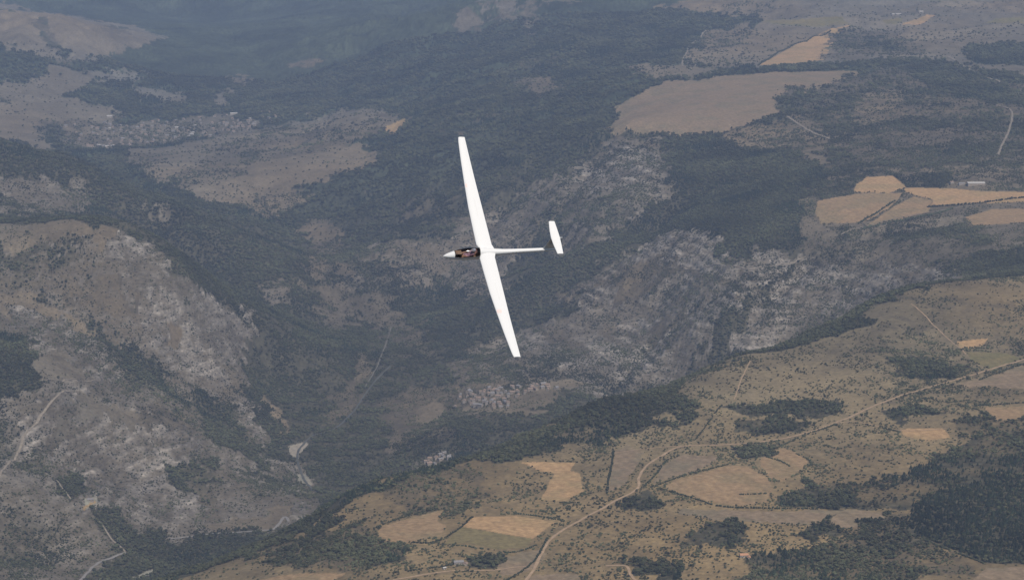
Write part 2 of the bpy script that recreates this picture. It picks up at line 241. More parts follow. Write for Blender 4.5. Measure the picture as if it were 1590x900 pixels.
# ------------------------------------------------------------------ land cover, traced on the photograph and carried onto the ground
# type zone raggedness points.  F forest (also dark cover put in for the shade of the diagonal gullies), f open forest, T thick scrub, S scrub, G dry grass, R bare rock, r rock and scrub,
# W straw field, O orange stubble, Y greenish field, B brown pasture, P pale gravel
LAND = '''
r L 9 0,352 80,346 160,345 230,377 290,425 340,455 390,482 385,560 400,600 420,620 440,700 480,740 495,760 490,790 420,822 330,828 265,835 195,857 120,900 60,960 -130,960 -130,352
G L 5 -130,355 60,346 160,346 205,362 160,372 60,377 -130,377
R L 6 150,372 200,364 240,375 262,400 285,428 270,440 240,425 190,400 170,390
f L 8 -130,380 70,378 100,385 170,398 140,405 100,412 -130,418
f L 8 10,425 50,423 75,450 40,457 0,442
T L 8 100,432 250,438 262,462 200,482 100,462
R L 6 190,405 250,415 300,432 335,452 380,475 398,484 395,505 380,560 330,580 300,560 290,500 240,470 220,430
F L 6 265,392 330,425 400,480 395,490 350,470 300,445 270,430
R L 8 300,485 385,505 380,560 340,590 270,575 240,540 220,520 260,500
G L 4 -130,440 60,460 110,490 152,515 130,522 70,500 -130,470
G L 4 50,545 130,540 168,592 60,592 50,560
R L 5 10,470 100,500 150,530 200,590 150,600 80,540 20,520
F L 6 150,498 200,540 250,560 275,590 255,603 225,592 190,560 160,530 145,512
F L 7 -130,500 30,515 60,545 42,570 60,592 45,612 -130,655
G L 3 258,520 275,516 285,532 275,540 262,535
R L 6 70,600 160,620 260,650 330,690 320,790 260,820 200,800 130,790 60,700 20,720 40,660
G L 4 120,620 200,630 290,650 280,665 190,655 110,645
T L 7 210,630 290,640 280,665 215,660
R L 5 170,700 280,730 300,800 250,828 205,818 190,790 150,740
F L 4 275,722 310,710 312,752 296,763 280,756 245,725
F L 4 315,715 345,712 352,728 325,732
f L 4 300,735 335,740 330,775 305,775
F L 5 150,790 185,790 200,820 246,825 278,850 205,872 180,842 150,810
T L 5 80,660 110,650 60,720 40,740 30,720
T L 6 -130,800 45,820 70,850 60,880 -130,880
F L 3 88,742 128,738 135,760 110,775 90,770
P L 2 130,775 152,770 152,782 135,790
O L 2 130,785 150,776 150,780 130,793
G L 3 320,815 425,800 425,785 460,780 455,800 420,822 330,827
R L 2 455,780 494,775 495,790 480,812 445,815
G L 4 395,620 412,610 440,640 435,700 420,712 392,660
R L 5 360,610 400,630 430,700 470,745 480,765 440,760 400,700 370,650
F L 5 300,600 360,640 385,690 410,700 430,735 410,730 380,705 330,690 310,640
F L 5 375,560 400,590 440,690 452,720 440,725 420,700 405,660 385,610
P M 1 448,692 475,685 479,690 466,704 463,718 452,706
P M 1 461,736 474,735 486,752 476,756 463,746
F L 6 195,868 262,845 335,843 372,850 455,830 500,800 530,780 540,850 470,900 200,905
P L 2 200,897 240,882 236,892 205,899
F B 8 -130,218 100,256 200,290 300,331 400,370 480,415 550,450 620,480 600,560 560,640 520,740 480,735 440,640 410,560 400,500 390,478 330,440 280,415 230,375 160,342 -130,345
r B 8 -130,262 60,275 140,288 142,325 60,335 -130,325
S B 5 225,325 270,318 275,325 240,335 225,333
r B 4 404,445 428,432 454,448 452,470 430,475 408,462
T B 7 480,380 530,375 560,392 560,425 500,440 470,410
T B 8 480,450 560,440 545,520 500,540 480,500
P M 1 629,494 640,489 652,500 642,521 635,515
G B 4 -130,17 40,17 90,21 150,32 210,41 255,58 225,70 195,82 160,90 125,97 105,95 75,96 60,90 30,75 -130,66
T B 3 50,30 70,28 78,55 105,83 125,100 100,98 75,70 58,50
T B 3 165,40 200,42 195,52 165,50
G B 3 -130,2 25,7 36,14 -130,14
G B 5 -130,132 50,126 90,108 140,112 228,110 206,123 212,133 240,139 272,143 297,155 275,160 235,155 214,150 210,138 195,130 150,125 140,138 120,145 105,150 130,160 175,166 195,182 150,195 110,200 70,215 100,235 60,236 30,222 -130,213
F B 4 138,126 208,128 216,160 192,176 165,162 130,155 98,150 110,145 140,140
T B 4 -130,150 15,150 12,160 -130,160
T B 4 55,188 98,185 102,205 60,210
T B 4 80,200 160,195 200,205 170,225 100,222
S B 5 90,190 160,184 200,195 260,185 340,176 400,188 392,204 300,215 230,229 130,233 100,226
G B 2 332,150 345,145 358,165 335,167
G B 3 345,140 368,138 360,145 350,146
S B 6 190,232 260,228 340,210 400,201 440,195 500,178 530,172 570,168 590,165 600,172 634,185 610,205 570,210 540,225 535,240 500,240 440,245 420,275 330,295 260,285 230,270 190,255
G B 4 190,233 260,229 340,213 390,203 400,212 300,236 240,240
G B 4 215,265 265,240 330,235 300,262 250,275
G B 4 440,196 500,179 570,169 600,173 560,190 480,200
G B 3 380,258 430,245 520,235 560,222 570,230 500,250 400,272
G B 4 300,280 400,272 470,250 560,232 600,240 560,265 470,285 420,310 360,320 300,310
T B 4 362,240 400,236 408,246 370,252
O B 2 600,195 630,184 636,188 612,209 596,203
S B 5 400,300 480,290 470,320 420,345 395,325
S B 3 448,97 505,93 508,98 452,103
S B 5 350,120 380,118 400,130 370,135
r B 5 740,0 765,0 762,10 745,12
r M 6 765,0 802,-10 800,35 770,30
S M 6 812,0 832,5 828,60 818,62
S M 5 745,22 775,20 808,22 800,32 750,32
T M 6 800,95 860,85 872,78 872,92 840,100 795,112
T M 7 795,120 870,125 880,150 830,160 800,145
S M 5 770,182 808,178 806,192 775,195
S M 5 800,122 860,118 875,140 820,152
S M 4 700,20 740,10 750,40 715,50
S B 6 460,350 520,340 540,370 480,378
S B 5 560,300 620,290 640,310 590,322
f M 6 640,200 700,180 760,160 820,180 800,220 700,240
f M 6 650,240 690,235 680,260 650,255
f M 9 560,300 700,270 760,330 700,350 600,330
S M 4 575,390 620,376 680,374 700,380 695,392 640,386 585,400
r M 5 545,395 585,378 640,370 700,376 722,400 700,425 620,415 560,412
r M 6 520,445 560,428 640,415 690,430 660,450 560,450
T M 8 545,450 640,450 700,480 700,520 640,560 600,560 560,500
F M 7 600,440 680,440 720,470 712,530 660,525 620,480
T M 6 530,600 560,560 590,520 575,570 560,620 530,660 500,650
r M 8 700,340 760,330 800,310 870,260 890,280 870,340 800,400 790,450 720,470 700,420
r M 8 868,290 920,228 960,212 1032,216 1046,240 1040,285 1062,305 1066,325 1040,342 990,372 950,420 900,450 865,470
R M 6 985,330 1060,300 1065,318 1010,350 960,400 930,420
R M 7 890,250 960,225 1020,230 1030,260 970,300 900,300
R M 6 900,450 950,415 1000,385 1040,360 1062,354 1108,356 1128,378 1135,398 1190,392 1257,395 1215,432 1150,480 1128,502 1118,532 1098,548 1088,582 1060,572 1010,606 930,620 880,600
r M 8 700,560 780,520 850,500 900,470 950,470 1010,440 1065,440 1065,600 1010,606 920,610 860,600 800,598 720,605
R M 6 860,560 960,500 1040,500 1050,560 960,595 880,592
R M 5 800,525 860,515 870,540 820,545
T M 6 930,430 1000,420 1060,400 1040,430 960,465 930,450
F M 5 1120,310 1060,330 1045,340 1000,372 930,412 900,432 860,458 812,483 798,472 800,440 870,400 940,368 1000,330 1040,300
F M 5 770,470 860,440 930,400 900,440 850,475 800,500 760,510
T M 5 1000,520 1060,480 1110,455 1100,470 1050,500 1000,545
F M 4 1094,548 1108,502 1130,474 1142,488 1180,470 1212,430 1246,405 1256,410 1245,426 1302,437 1250,443 1202,460 1172,490 1142,530 1105,560 1060,605 1050,590
R M 5 1255,402 1300,403 1370,402 1430,412 1470,418 1535,424 1535,436 1440,440 1400,452 1350,478 1300,505 1240,530 1190,550 1125,548 1145,520 1162,492 1200,466 1213,442 1240,415
T M 3 1300,455 1340,448 1350,458 1310,466
T M 6 600,620 640,600 700,600 700,690 640,705 600,700
G M 3 640,634 668,624 690,636 662,658 646,650
S M 5 700,600 760,590 850,590 880,600 850,625 780,645 700,650
G M 3 820,598 880,588 920,595 910,605 850,608
G M 3 700,633 780,632 850,636 840,643 740,640
r M 4 626,727 642,710 690,700 712,705 692,716 652,728
r M 4 880,602 970,592 1000,600 960,612 900,610
G B 6 1020,14 1060,0 1060,-30 1720,-30 1720,130 1520,110 1440,93 1330,98 1200,106 1060,102 1062,90 1100,45 1172,40 1182,30 1110,25 1030,17
G M 3 840,0 905,-3 900,3 850,3
S B 5 1080,50 1180,45 1150,70 1085,80
S B 5 1100,0 1200,5 1220,20 1130,20
F B 4 1000,16 1060,17 1130,27 1178,30 1172,38 1100,44 1066,85 1040,92 960,95 900,110 900,20
G M 4 970,100 1060,102 1130,108 1070,122 1025,124 1000,119 972,107
B B 3 955,165 970,160 1000,140 1030,128 1060,123 1130,118 1200,112 1330,110 1336,113 1282,135 1240,150 1216,175 1170,190 1130,200 1095,206 1060,210 1000,206 950,206 943,200 957,185
T B 3 1205,155 1222,135 1252,133 1248,150 1220,175 1205,172
O B 2 1180,101 1235,70 1290,45 1321,40 1300,55 1286,80 1280,93 1200,103
O B 2 1400,38 1440,23 1452,24 1430,38
Y B 2 1530,36 1545,29 1720,20 1720,37
Y B 2 1370,32 1400,28 1400,36 1375,38
Y B 2 1180,32 1250,30 1300,25 1320,38 1270,42 1200,38
S B 5 1283,56 1310,45 1380,48 1440,75 1440,86 1360,86 1280,92
T B 5 1290,50 1340,50 1380,60 1420,80 1340,80 1290,70
F B 4 1505,70 1720,63 1720,106 1530,100 1498,90
T B 8 1210,190 1240,152 1290,130 1340,112 1420,97 1530,125 1720,140 1720,265 1480,250 1380,262 1330,250 1280,230 1220,215
S B 6 1330,150 1400,140 1400,180 1340,200 1320,180
S B 6 1230,180 1290,200 1310,240 1250,220 1215,200
S B 6 1100,208 1210,190 1290,225 1280,240 1200,228
F B 5 1420,100 1590,145 1590,165 1480,150 1420,120
F B 3 1060,122 1160,112 1200,105 1330,98 1430,92 1430,97 1330,104 1200,110 1130,117 1062,128
F M 5 1038,215 1080,210 1140,230 1210,235 1262,245 1282,268 1277,300 1260,345 1245,365 1212,382 1228,395 1195,380 1150,400 1128,395 1112,358 1060,350 1040,310
G M 3 1118,212 1150,230 1200,232 1208,228 1140,215 1125,208
G M 3 1240,235 1290,245 1290,258 1255,250
S M 6 1250,300 1330,290 1720,290 1720,420 1540,425 1400,405 1300,402 1240,398 1240,370
T M 5 1280,262 1330,258 1460,270 1500,280 1400,292 1385,272 1330,280 1325,300 1275,310
S B 5 1380,262 1720,250 1720,300 1480,296 1400,272
F M 3 1440,270 1476,268 1482,285 1462,292 1430,290
O M 2 1330,286 1345,275 1385,273 1408,290 1380,300 1325,298
O M 2 1402,291 1470,292 1530,297 1720,299 1720,309 1440,319 1450,311 1405,298
W M 2 1270,312 1330,300 1400,300 1392,314 1380,325 1340,345 1275,348 1265,330
W M 2 1390,320 1420,305 1450,312 1442,330 1342,352
G M 3 1435,350 1470,335 1500,335 1490,346 1470,355 1440,355
W M 2 1500,337 1540,325 1720,321 1720,335 1510,351
T M 6 1375,365 1500,350 1540,370 1550,400 1480,415 1390,405
T M 5 1250,375 1320,360 1330,395 1260,400
F M 4 1530,390 1720,380 1720,416 1535,428 1500,420
f M 4 1480,410 1540,405 1540,428 1490,424
F N 7 190,910 300,880 350,855 450,838 510,800 540,780 560,740 600,728 640,718 720,698 760,670 850,634 930,612 1010,594 1060,574 1072,590 1085,615 1075,640 1060,655 1010,665 900,690 860,702 790,702 780,716 725,722 640,742 580,768 545,780 530,800 512,830 455,848 350,872 240,905
F N 5 1110,560 1130,545 1192,540 1240,512 1290,490 1340,458 1400,438 1470,428 1530,422 1720,410 1720,423 1530,428 1440,443 1400,456 1395,466 1350,502 1320,515 1290,525 1200,549 1140,556
S N 6 800,705 900,690 960,680 950,700 800,716
T N 5 860,668 900,662 930,668 900,680 860,678
T N 6 400,860 560,810 600,830 640,860 540,880 420,880
T N 6 640,735 720,725 760,735 740,790 680,800 610,790 600,760
S N 6 1060,560 1200,556 1300,530 1400,470 1720,440 1720,620 1300,620 1060,620
G N 5 1060,600 1130,570 1300,560 1400,600 1350,625 1150,622
G N 6 1330,480 1720,430 1720,470 1450,470 1370,520
T N 5 1350,455 1405,462 1450,466 1510,476 1720,482 1720,487 1500,483 1440,474
f N 5 1380,560 1440,555 1510,570 1490,590 1400,585
T N 5 1360,500 1430,505 1430,520 1370,520
O N 1 808,717 893,718 885,730 900,735 905,762 876,778 840,776 855,745 861,735 836,730
O N 1 733,802 800,800 862,810 846,822 828,836 714,816
Y N 1 714,816 828,836 817,850 770,852 725,842 690,845
W N 1 590,818 640,802 690,790 678,808 692,815 686,828 640,842 608,842 585,833
B N 2 955,700 975,690 1000,702 970,752 943,764
B N 2 1012,752 1030,722 1060,706 1115,708 1100,722 1060,737
W N 2 1030,755 1060,742 1130,722 1160,724 1190,740 1200,760 1190,780 1150,786 1090,776 1050,766
W N 2 1180,712 1215,695 1240,705 1255,716 1246,730 1212,748 1192,742
O N 2 1400,665 1465,664 1475,680 1442,684 1405,676
W N 1 1525,632 1720,628 1720,644 1546,652 1535,640
Y N 1 1500,546 1560,548 1588,556 1542,576 1508,560
O N 2 1485,530 1535,525 1530,536 1490,542
B N 2 1580,570 1720,560 1720,610 1480,600
B N 3 1060,790 1200,795 1330,790 1400,800 1330,820 1200,810 1060,800
B N 2 760,870 800,860 840,850 850,860 820,885 780,895
W N 3 380,905 440,892 540,888 500,910
B N 3 830,890 900,890 910,910 800,910
f N 4 560,865 600,860 640,862 620,875 570,880
F N 3 723,868 745,860 785,862 785,872 760,884 725,882
f N 4 1120,630 1180,625 1310,622 1310,640 1230,648 1160,645
f N 4 1150,657 1200,650 1270,658 1225,675 1185,682 1150,675
f N 4 1370,642 1430,625 1462,640 1400,655
f N 4 1145,690 1205,690 1205,706 1150,710
f N 4 1480,650 1530,640 1545,655 1500,672
f N 5 1060,835 1100,810 1145,803 1147,842 1100,848 1062,850
f N 4 985,770 1010,760 1030,790 960,795
f N 5 1250,820 1300,800 1310,830 1250,840
f N 6 1200,783 1225,766 1270,750 1340,745 1400,740 1440,715 1480,692 1530,662 1720,638 1720,725 1460,762 1420,787 1380,786 1330,789 1270,790 1210,786
T N 7 1130,905 1180,868 1250,850 1290,838 1330,820 1370,800 1412,788 1403,823 1470,850 1450,905
T N 5 1320,848 1350,840 1340,865 1310,868
T N 5 1440,845 1500,870 1520,900 1450,890
f N 5 960,872 1010,870 1060,880 1060,900 990,890
F N 1 1403,823 1417,786 1460,760 1720,718 1720,876 1527,873 1470,850
B N 2 1530,880 1720,875 1720,910 1500,910
'''
U_ = (np.arctan2(X, Y)); UPX = 795 + FPX * X / Y
near = (RR < rim_y(np.clip(UPX.ravel(), 0, 1590)).reshape(X.shape) + 60)
n1 = fbm(X, Y, 260, 4, 101); n2 = fbm(X, Y, 60, 4, 131); n7 = fbm(X, Y, 330, 3, 191); n3 = vn(X / 9, Y / 9, 151); n4 = fbm(X, Y, 900, 3, 171)
KINDS = {  # forest, rock, scrub
    'F': (1, 0, 0), 'f': (.72, 0, .3), 'T': (.32, .12, .85), 'S': (.06, .05, .5), 'G': (.01, 0, .13), 'R': (.03, 1, .2),
    'r': (.20, .72, .45), 'W': (0, 0, 0), 'O': (0, 0, 0), 'Y': (0, 0, 0), 'B': (0, 0, .05), 'P': (0, .3, 0)}
FCOL = {'W': (.30, .205, .115), 'O': (.40, .26, .135), 'Y': (.19, .155, .075), 'B': (.235, .175, .113), 'P': (.30, .265, .21)}
forest = np.where(near, .02, .95).astype(np.float32); rock = np.zeros_like(forest); scrub = np.where(near, .26, .1).astype(np.float32)
fld = np.zeros(forest.shape + (4,), np.float32)
rgx = [(fbm(X, Y, 55, 4, 201, .62) - .5) * 2.6, (fbm(X, Y, 55, 4, 233, .62) - .5) * 2.6]
FIELDS = []
for line in LAND.strip().splitlines():
    k, zone, rag, *pp = line.split(); rag = float(rag)
    pts = dens([tuple(map(float, t.split(','))) for t in pp])
    poly = hit(pts[:, 0], pts[:, 1], zone)
    D = np.median(poly[:, 1]) / 4000; am = (rag * 3.4 * D if k in 'FfTSG' else rag * 2.4 * D) if k not in 'WOYP' else rag * 1.2
    lo, hi = poly.min(0) - am - 5, poly.max(0) + am + 5
    ix = np.flatnonzero((X > lo[0]) & (X < hi[0]) & (Y > lo[1]) & (Y < hi[1]))
    if zone == 'N': ix = ix[near.ravel()[ix]]
    if not len(ix): continue
    qx = X.ravel()[ix] + rgx[0].ravel()[ix] * am * 1.4; qy = Y.ravel()[ix] + rgx[1].ravel()[ix] * am * 2.6
    ix = ix[inpoly(poly, qx, qy)]
    f_, r_, s_ = KINDS[k]
    forest.ravel()[ix] = f_; rock.ravel()[ix] = r_; scrub.ravel()[ix] = s_
    fv = fld.reshape(-1, 4)
    if k in FCOL:
        fv[ix, :3] = FCOL[k]; fv[ix, 3] = 1
        if k != 'B' and k != 'P': FIELDS.append((k, poly, ix, zone))
    else: fv[ix, 3] = 0
# clumpiness: the woods open and close, the rocks carry ledges of scrub along the contours
strata = .5 + .5 * np.sin((H + 5 * (n2 - .5) + 16 * n7) * 2 * math.pi / 19.0)
forest = np.clip(forest + (n1 - .5) * .9 * (forest > .1) * (forest < .9) + (n2 - .55) * .9 * ((forest > .1) & (forest < .9)), 0, 1)
n5 = fbm(X, Y, 17, 3, 511, .6); n6 = fbm(X, Y, 95, 4, 541, .6)
nst = fbm(X + .35 * Y, H * 4.5 + .25 * Y, 42, 4, 611, .6)
rk = rock * sstep(.38, .62, .52 * nst + .26 * n5 + .22 * n6)
# colours of the ground itself (albedo)
def col(c): return np.array(c, np.float32)
grass = col((.200, .155, .088)) * (0.72 + .75 * n1[..., None] * 1.0) * (0.8 + .4 * n2[..., None])
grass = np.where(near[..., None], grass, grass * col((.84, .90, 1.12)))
grass = grass * (1 + (n4[..., None] - .5) * col((.35, .1, -.25)))
soil = col((.062, .052, .036)) * (0.7 + .6 * n2[..., None])
rocks = (col((.222, .198, .168)) * (.86 + .42 * (sstep(.72, 1, strata) * sstep(.4, .6, n6))[..., None]) * (0.85 + .30 * nst[..., None]) * (0.8 + .4 * n3[..., None])) * (0.7 + .6 * n6[..., None])
duff = col((.070, .064, .042)) * (0.6 + .8 * n3[..., None])
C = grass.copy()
patch = np.clip(sstep(.47, .60, n6) * .45 + sstep(.50, .62, n5) * .40, 0, 1)
sd = np.clip(scrub * .45 + patch * (.22 + 1.1 * scrub), 0, .92)[..., None] * (near[..., None] * -.25 + 1); C = C * (1 - sd) + soil * 1.35 * sd
RK = np.clip(rock, 0, 1)[..., None]; k3 = np.clip(rk, 0, 1)[..., None]
C = C * (1 - RK) + (col((.118, .100, .073)) * (.75 + .5 * n6[..., None]) * (1 - k3) + rocks * k3) * RK
FO = sstep(.15, .8, forest)[..., None]; C = C * (1 - FO) + duff * FO
far = sstep(7800, 9500, RR)[..., None]                      # beyond the modelled trees the wood is the canopy's own green
canopy = col((.046, .056, .034)) * (0.55 + .9 * n3[..., None]) * (.35 + 1.3 * n1[..., None]) * (.6 + .8 * n6[..., None])
C = C * (1 - FO * far) + canopy * FO * far
FM = fld[..., 3:4]; fcol = fld[..., :3] * (1 + (sstep(.42, .7, n2) * .30)[..., None] * col((-.55, -.32, -.35))) * (0.90 + .2 * n5[..., None]) * (1 + .05 * np.sin((X * .8 + Y * .25) / 2.4))[..., None]; C = C * (1 - FM) + fcol * FM
C = np.clip(C, .004, .9).astype(np.float32)
# bare rock stands out in ledges
H = (H + rock * (2.0 * np.sin((H + 5 * (n2 - .5) + 16 * n7) * 2 * math.pi / 19.0) + 4.0 * (n5 - .5) + 6 * (n6 - .5) + 1.6 * (n3 - .5))).astype(np.float32)
H = (H + np.where(RR > 7800, forest * (n3 - .5) * 7, 0)).astype(np.float32)

def new_mat(name):
    m = bpy.data.materials.new(name); m.use_nodes = True
    return m, m.node_tree, m.node_tree.nodes['Principled BSDF']
def mat(name, c, rough=.8, noise=0, scale=1.0, spec=.3, bump=0):
    m, t, b = new_mat(name); b.inputs['Roughness'].default_value = rough; b.inputs['Specular IOR Level'].default_value = spec
    b.inputs['Base Color'].default_value = (*c, 1)
    if noise:
        tc = t.nodes.new('ShaderNodeTexCoord'); n = t.nodes.new('ShaderNodeTexNoise'); n.inputs['Scale'].default_value = scale; n.inputs['Detail'].default_value = 5
        r = t.nodes.new('ShaderNodeMapRange'); r.inputs[1].default_value = .25; r.inputs[2].default_value = .75; r.inputs[3].default_value = 1 - noise; r.inputs[4].default_value = 1 + noise
        h = t.nodes.new('ShaderNodeHueSaturation'); h.inputs['Color'].default_value = (*c, 1)
        t.links.new(tc.outputs['Object'], n.inputs['Vector']); t.links.new(n.outputs[0], r.inputs[0]); t.links.new(r.outputs[0], h.inputs['Value']); t.links.new(h.outputs[0], b.inputs['Base Color'])
        if bump:
            bp = t.nodes.new('ShaderNodeBump'); bp.inputs['Distance'].default_value = bump; t.links.new(n.outputs[0], bp.inputs['Height']); t.links.new(bp.outputs[0], b.inputs['Normal'])
    return m
def ground_mat():
    m, t, b = new_mat('ground'); b.inputs['Roughness'].default_value = .95; b.inputs['Specular IOR Level'].default_value = .1
    at = t.nodes.new('ShaderNodeAttribute'); at.attribute_name = 'cover'
    ar = t.nodes.new('ShaderNodeAttribute'); ar.attribute_name = 'rocky'
    tc = t.nodes.new('ShaderNodeTexCoord')
    def noise(scale, det, z=1.0):
        mp = t.nodes.new('ShaderNodeMapping'); mp.inputs['Scale'].default_value = (1, 1, z); n = t.nodes.new('ShaderNodeTexNoise')
        n.inputs['Scale'].default_value = scale; n.inputs['Detail'].default_value = det; n.inputs['Roughness'].default_value = .65
        t.links.new(tc.outputs['Object'], mp.inputs[0]); t.links.new(mp.outputs[0], n.inputs['Vector']); return n.outputs[0]
    def rng_(x, a, b_, lo, hi):
        r = t.nodes.new('ShaderNodeMapRange'); r.inputs[1].default_value = a; r.inputs[2].default_value = b_; r.inputs[3].default_value = lo; r.inputs[4].default_value = hi
        t.links.new(x, r.inputs[0]); return r.outputs[0]
    def mul(x, y, op='MULTIPLY'):
        n = t.nodes.new('ShaderNodeMath'); n.operation = op
        for i, q in enumerate((x, y)):
            if isinstance(q, (int, float)): n.inputs[i].default_value = q
            else: t.links.new(q, n.inputs[i])
        return n.outputs[0]
    g = rng_(noise(.11, 4), .3, .7, .72, 1.28)
    rk_ = rng_(noise(.07, 6, 3.5), .34, .66, .62, 1.35)
    mx = t.nodes.new('ShaderNodeMix'); mx.data_type = 'FLOAT'
    t.links.new(ar.outputs['Fac'], mx.inputs[0]); t.links.new(g, mx.inputs[2]); t.links.new(rk_, mx.inputs[3])
    v = t.nodes.new('ShaderNodeVectorMath'); v.operation = 'SCALE'
    t.links.new(at.outputs['Color'], v.inputs[0]); t.links.new(mx.outputs[0], v.inputs['Scale'])
    t.links.new(v.outputs[0], b.inputs['Base Color'])
    bp = t.nodes.new('ShaderNodeBump'); bp.inputs['Distance'].default_value = 2.5; bp.inputs['Strength'].default_value = .8
    hb = mul(noise(.14, 5), mul(ar.outputs['Fac'], .25, 'ADD')); t.links.new(hb, bp.inputs['Height']); t.links.new(bp.outputs[0], b.inputs['Normal'])
    return m
def grid_mesh(name, V, faces):
    me = bpy.data.meshes.new(name); me.vertices.add(len(V)); me.vertices.foreach_set('co', V.astype(np.float32).ravel())
    me.loops.add(faces.size); me.loops.foreach_set('vertex_index', faces.astype(np.int32).ravel())
    n = faces.shape[1]; me.polygons.add(len(faces))
    me.polygons.foreach_set('loop_start', np.arange(0, faces.size, n, dtype=np.int32))
    me.polygons.foreach_set('use_smooth', np.ones(len(faces), bool)); me.update(calc_edges=True); return me
nr, ntc = X.shape
idx = np.arange(nr * ntc).reshape(nr, ntc)
quads = np.stack([idx[:-1, :-1], idx[:-1, 1:], idx[1:, 1:], idx[1:, :-1]], -1).reshape(-1, 4)
GM = ground_mat()
def put_attrs(me, colr, rk_):
    a = me.attributes.new('cover', 'FLOAT_COLOR', 'POINT'); c4 = np.ones((len(me.vertices), 4), np.float32); c4[:, :3] = colr; a.data.foreach_set('color', c4.ravel())
    a = me.attributes.new('rocky', 'FLOAT', 'POINT'); a.data.foreach_set('value', rk_.astype(np.float32).ravel())
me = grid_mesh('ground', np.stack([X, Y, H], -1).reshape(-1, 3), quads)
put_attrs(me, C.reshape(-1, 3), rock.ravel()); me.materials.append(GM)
ground = link(bpy.data.objects.new('ground', me)); tag(ground, 'dry limestone plateau, gorge slopes and far hills', kind='structure')

# fields: sheets laid on the ground
FLAB = {'O': 'pale orange stubble field', 'W': 'straw coloured mown field', 'Y': 'greenish yellow pasture field'}
for k, poly, ix, zone in FIELDS:
    ms = np.zeros(nr * ntc, bool); ms[ix] = True; ms = ms.reshape(nr, ntc)
    fm = ms[:-1, :-1] & ms[1:, :-1] & ms[:-1, 1:] & ms[1:, 1:] & (fld[:-1, :-1, 3] > 0)
    q = quads.reshape(nr - 1, ntc - 1, 4)[fm]
    if len(q) < 4: continue
    uq, inv = np.unique(q, return_inverse=True)
    V = np.stack([X.ravel()[uq], Y.ravel()[uq], H.ravel()[uq] + .15], -1)
    fme = grid_mesh('field', V, inv.reshape(-1, 4)); put_attrs(fme, C.reshape(-1, 3)[uq], np.zeros(len(uq)))
    fme.materials.append(GM); o = link(bpy.data.objects.new('field', fme)); tag(o, FLAB[k], kind='structure')

# ------------------------------------------------------------------ roads, tracks, river
def catmull(p, step=6.0):
    p = np.array(p, float); out = []
    for i in range(len(p) - 1):
        p0, p1, p2, p3 = p[max(i - 1, 0)], p[i], p[i + 1], p[min(i + 2, len(p) - 1)]
        n = max(2, int(np.hypot(*(p2 - p1)) / step))
        for t in np.arange(n) / n: out.append(.5 * (2 * p1 + t * (p2 - p0) + t * t * (2 * p0 - 5 * p1 + 4 * p2 - p3) + t ** 3 * (3 * (p1 - p2) + p3 - p0)))
    out.append(p[-1]); return np.array(out)
ROADS = []
def ribbon(name, line, zone, width, m, label, lift=.5, wob=.8):
    L = catmull(hit(*np.array(line).T, zone), 4.0)
    L[:, 0] += (vn(L[:, 0] / 22, L[:, 1] / 22, 5) - .5) * wob * 3; ROADS.append((L, width))
    d = np.gradient(L, axis=0); d /= np.hypot(d[:, 0], d[:, 1])[:, None] + 1e-9; nrm = np.c_[-d[:, 1], d[:, 0]]
    cols = []
    for s in (-1, -.5, 0, .5, 1):
        wv = width * .45 * (0.85 + .4 * vn(L[:, 0] / 13, L[:, 1] / 13, 9))[:, None]
        q = L + nrm * s * wv; cols.append(np.c_[q, bil(H, q[:, 0], q[:, 1])])
    G = np.stack(cols, 1); mxz = G[:, :, 2]; G[:, :, 2] = mxz * .6 + .4 * mxz.max(1)[:, None] + lift
    n = len(L); ii = np.arange(n * 5).reshape(n, 5); fq = np.stack([ii[:-1, :-1], ii[1:, :-1], ii[1:, 1:], ii[:-1, 1:]], -1).reshape(-1, 4)
    rm = grid_mesh(name, G.reshape(-1, 3), fq); rm.materials.append(m); o = link(bpy.data.objects.new(name, rm)); tag(o, label, kind='structure'); return o
dirt = mat('dirt', (.37, .265, .172), .95, .25, .15, .1); dirt2 = mat('pale_dirt', (.25, .215, .17), .95, .25, .12, .1)
tar = mat('asphalt', (.23, .215, .20), .9, .12, .2, .2); wet = mat('ravine_gravel', (.15, .14, .115), .8, .3, .08); rivm = mat('river_gravel', (.085, .085, .07), .6, .35, .05)
ribbon('dirt_road', parse('815,905 832,878 840,860 860,832 900,808 930,792 960,775 990,758 993,740 1005,722 1030,706 1060,693 1130,690 1180,686 1240,675 1300,655 1340,638 1370,625 1430,605 1500,585 1600,555'), 'N', 5.2, dirt, 'pale dirt road winding up the plateau from the foot of the photo')
ribbon('dirt_road', parse('610,900 640,895 700,886 760,885 800,880 832,878'), 'N', 4.2, dirt, 'dirt track passing below the ruined farm')
ribbon('dirt_road', parse('940,878 972,878 980,893 992,905'), 'N', 5, dirt, 'short bent dirt track right of the winding road')
ribbon('dirt_road', parse('955,703 1000,697 1060,692'), 'N', 2.5, dirt, 'faint track joining the winding road')
ribbon('dirt_road', parse('1285,660 1330,655 1400,668 1470,665'), 'N', 2.8, dirt, 'track towards the small orange field')
ribbon('dirt_road', parse('1415,472 1450,505 1490,540 1500,550'), 'N', 2.6, dirt, 'thin track across the plateau hill')
ribbon('dirt_road', parse('1165,560 1150,590 1140,620'), 'N', 2.2, dirt, 'faint track down the bare slope')
ribbon('road', parse('115,903 150,876 195,857'), 'L', 7, tar, 'grey valley road at the foot of the rocky mountain')
ribbon('road', parse('262,836 330,828 420,822 450,815 485,800'), 'L', 7, tar, 'grey valley road under the rocky mountain')
ribbon('path', parse('195,856 170,832 150,806 132,795'), 'L', 4, dirt2, 'pale track climbing from the valley road')
ribbon('path', parse('110,774 95,755 72,735'), 'L', 4, dirt2, 'pale track on the rocky mountain')
ribbon('path', parse('108,608 75,630 45,668 20,715 -5,750'), 'L', 5, dirt2, 'pale track down the left edge of the mountain')
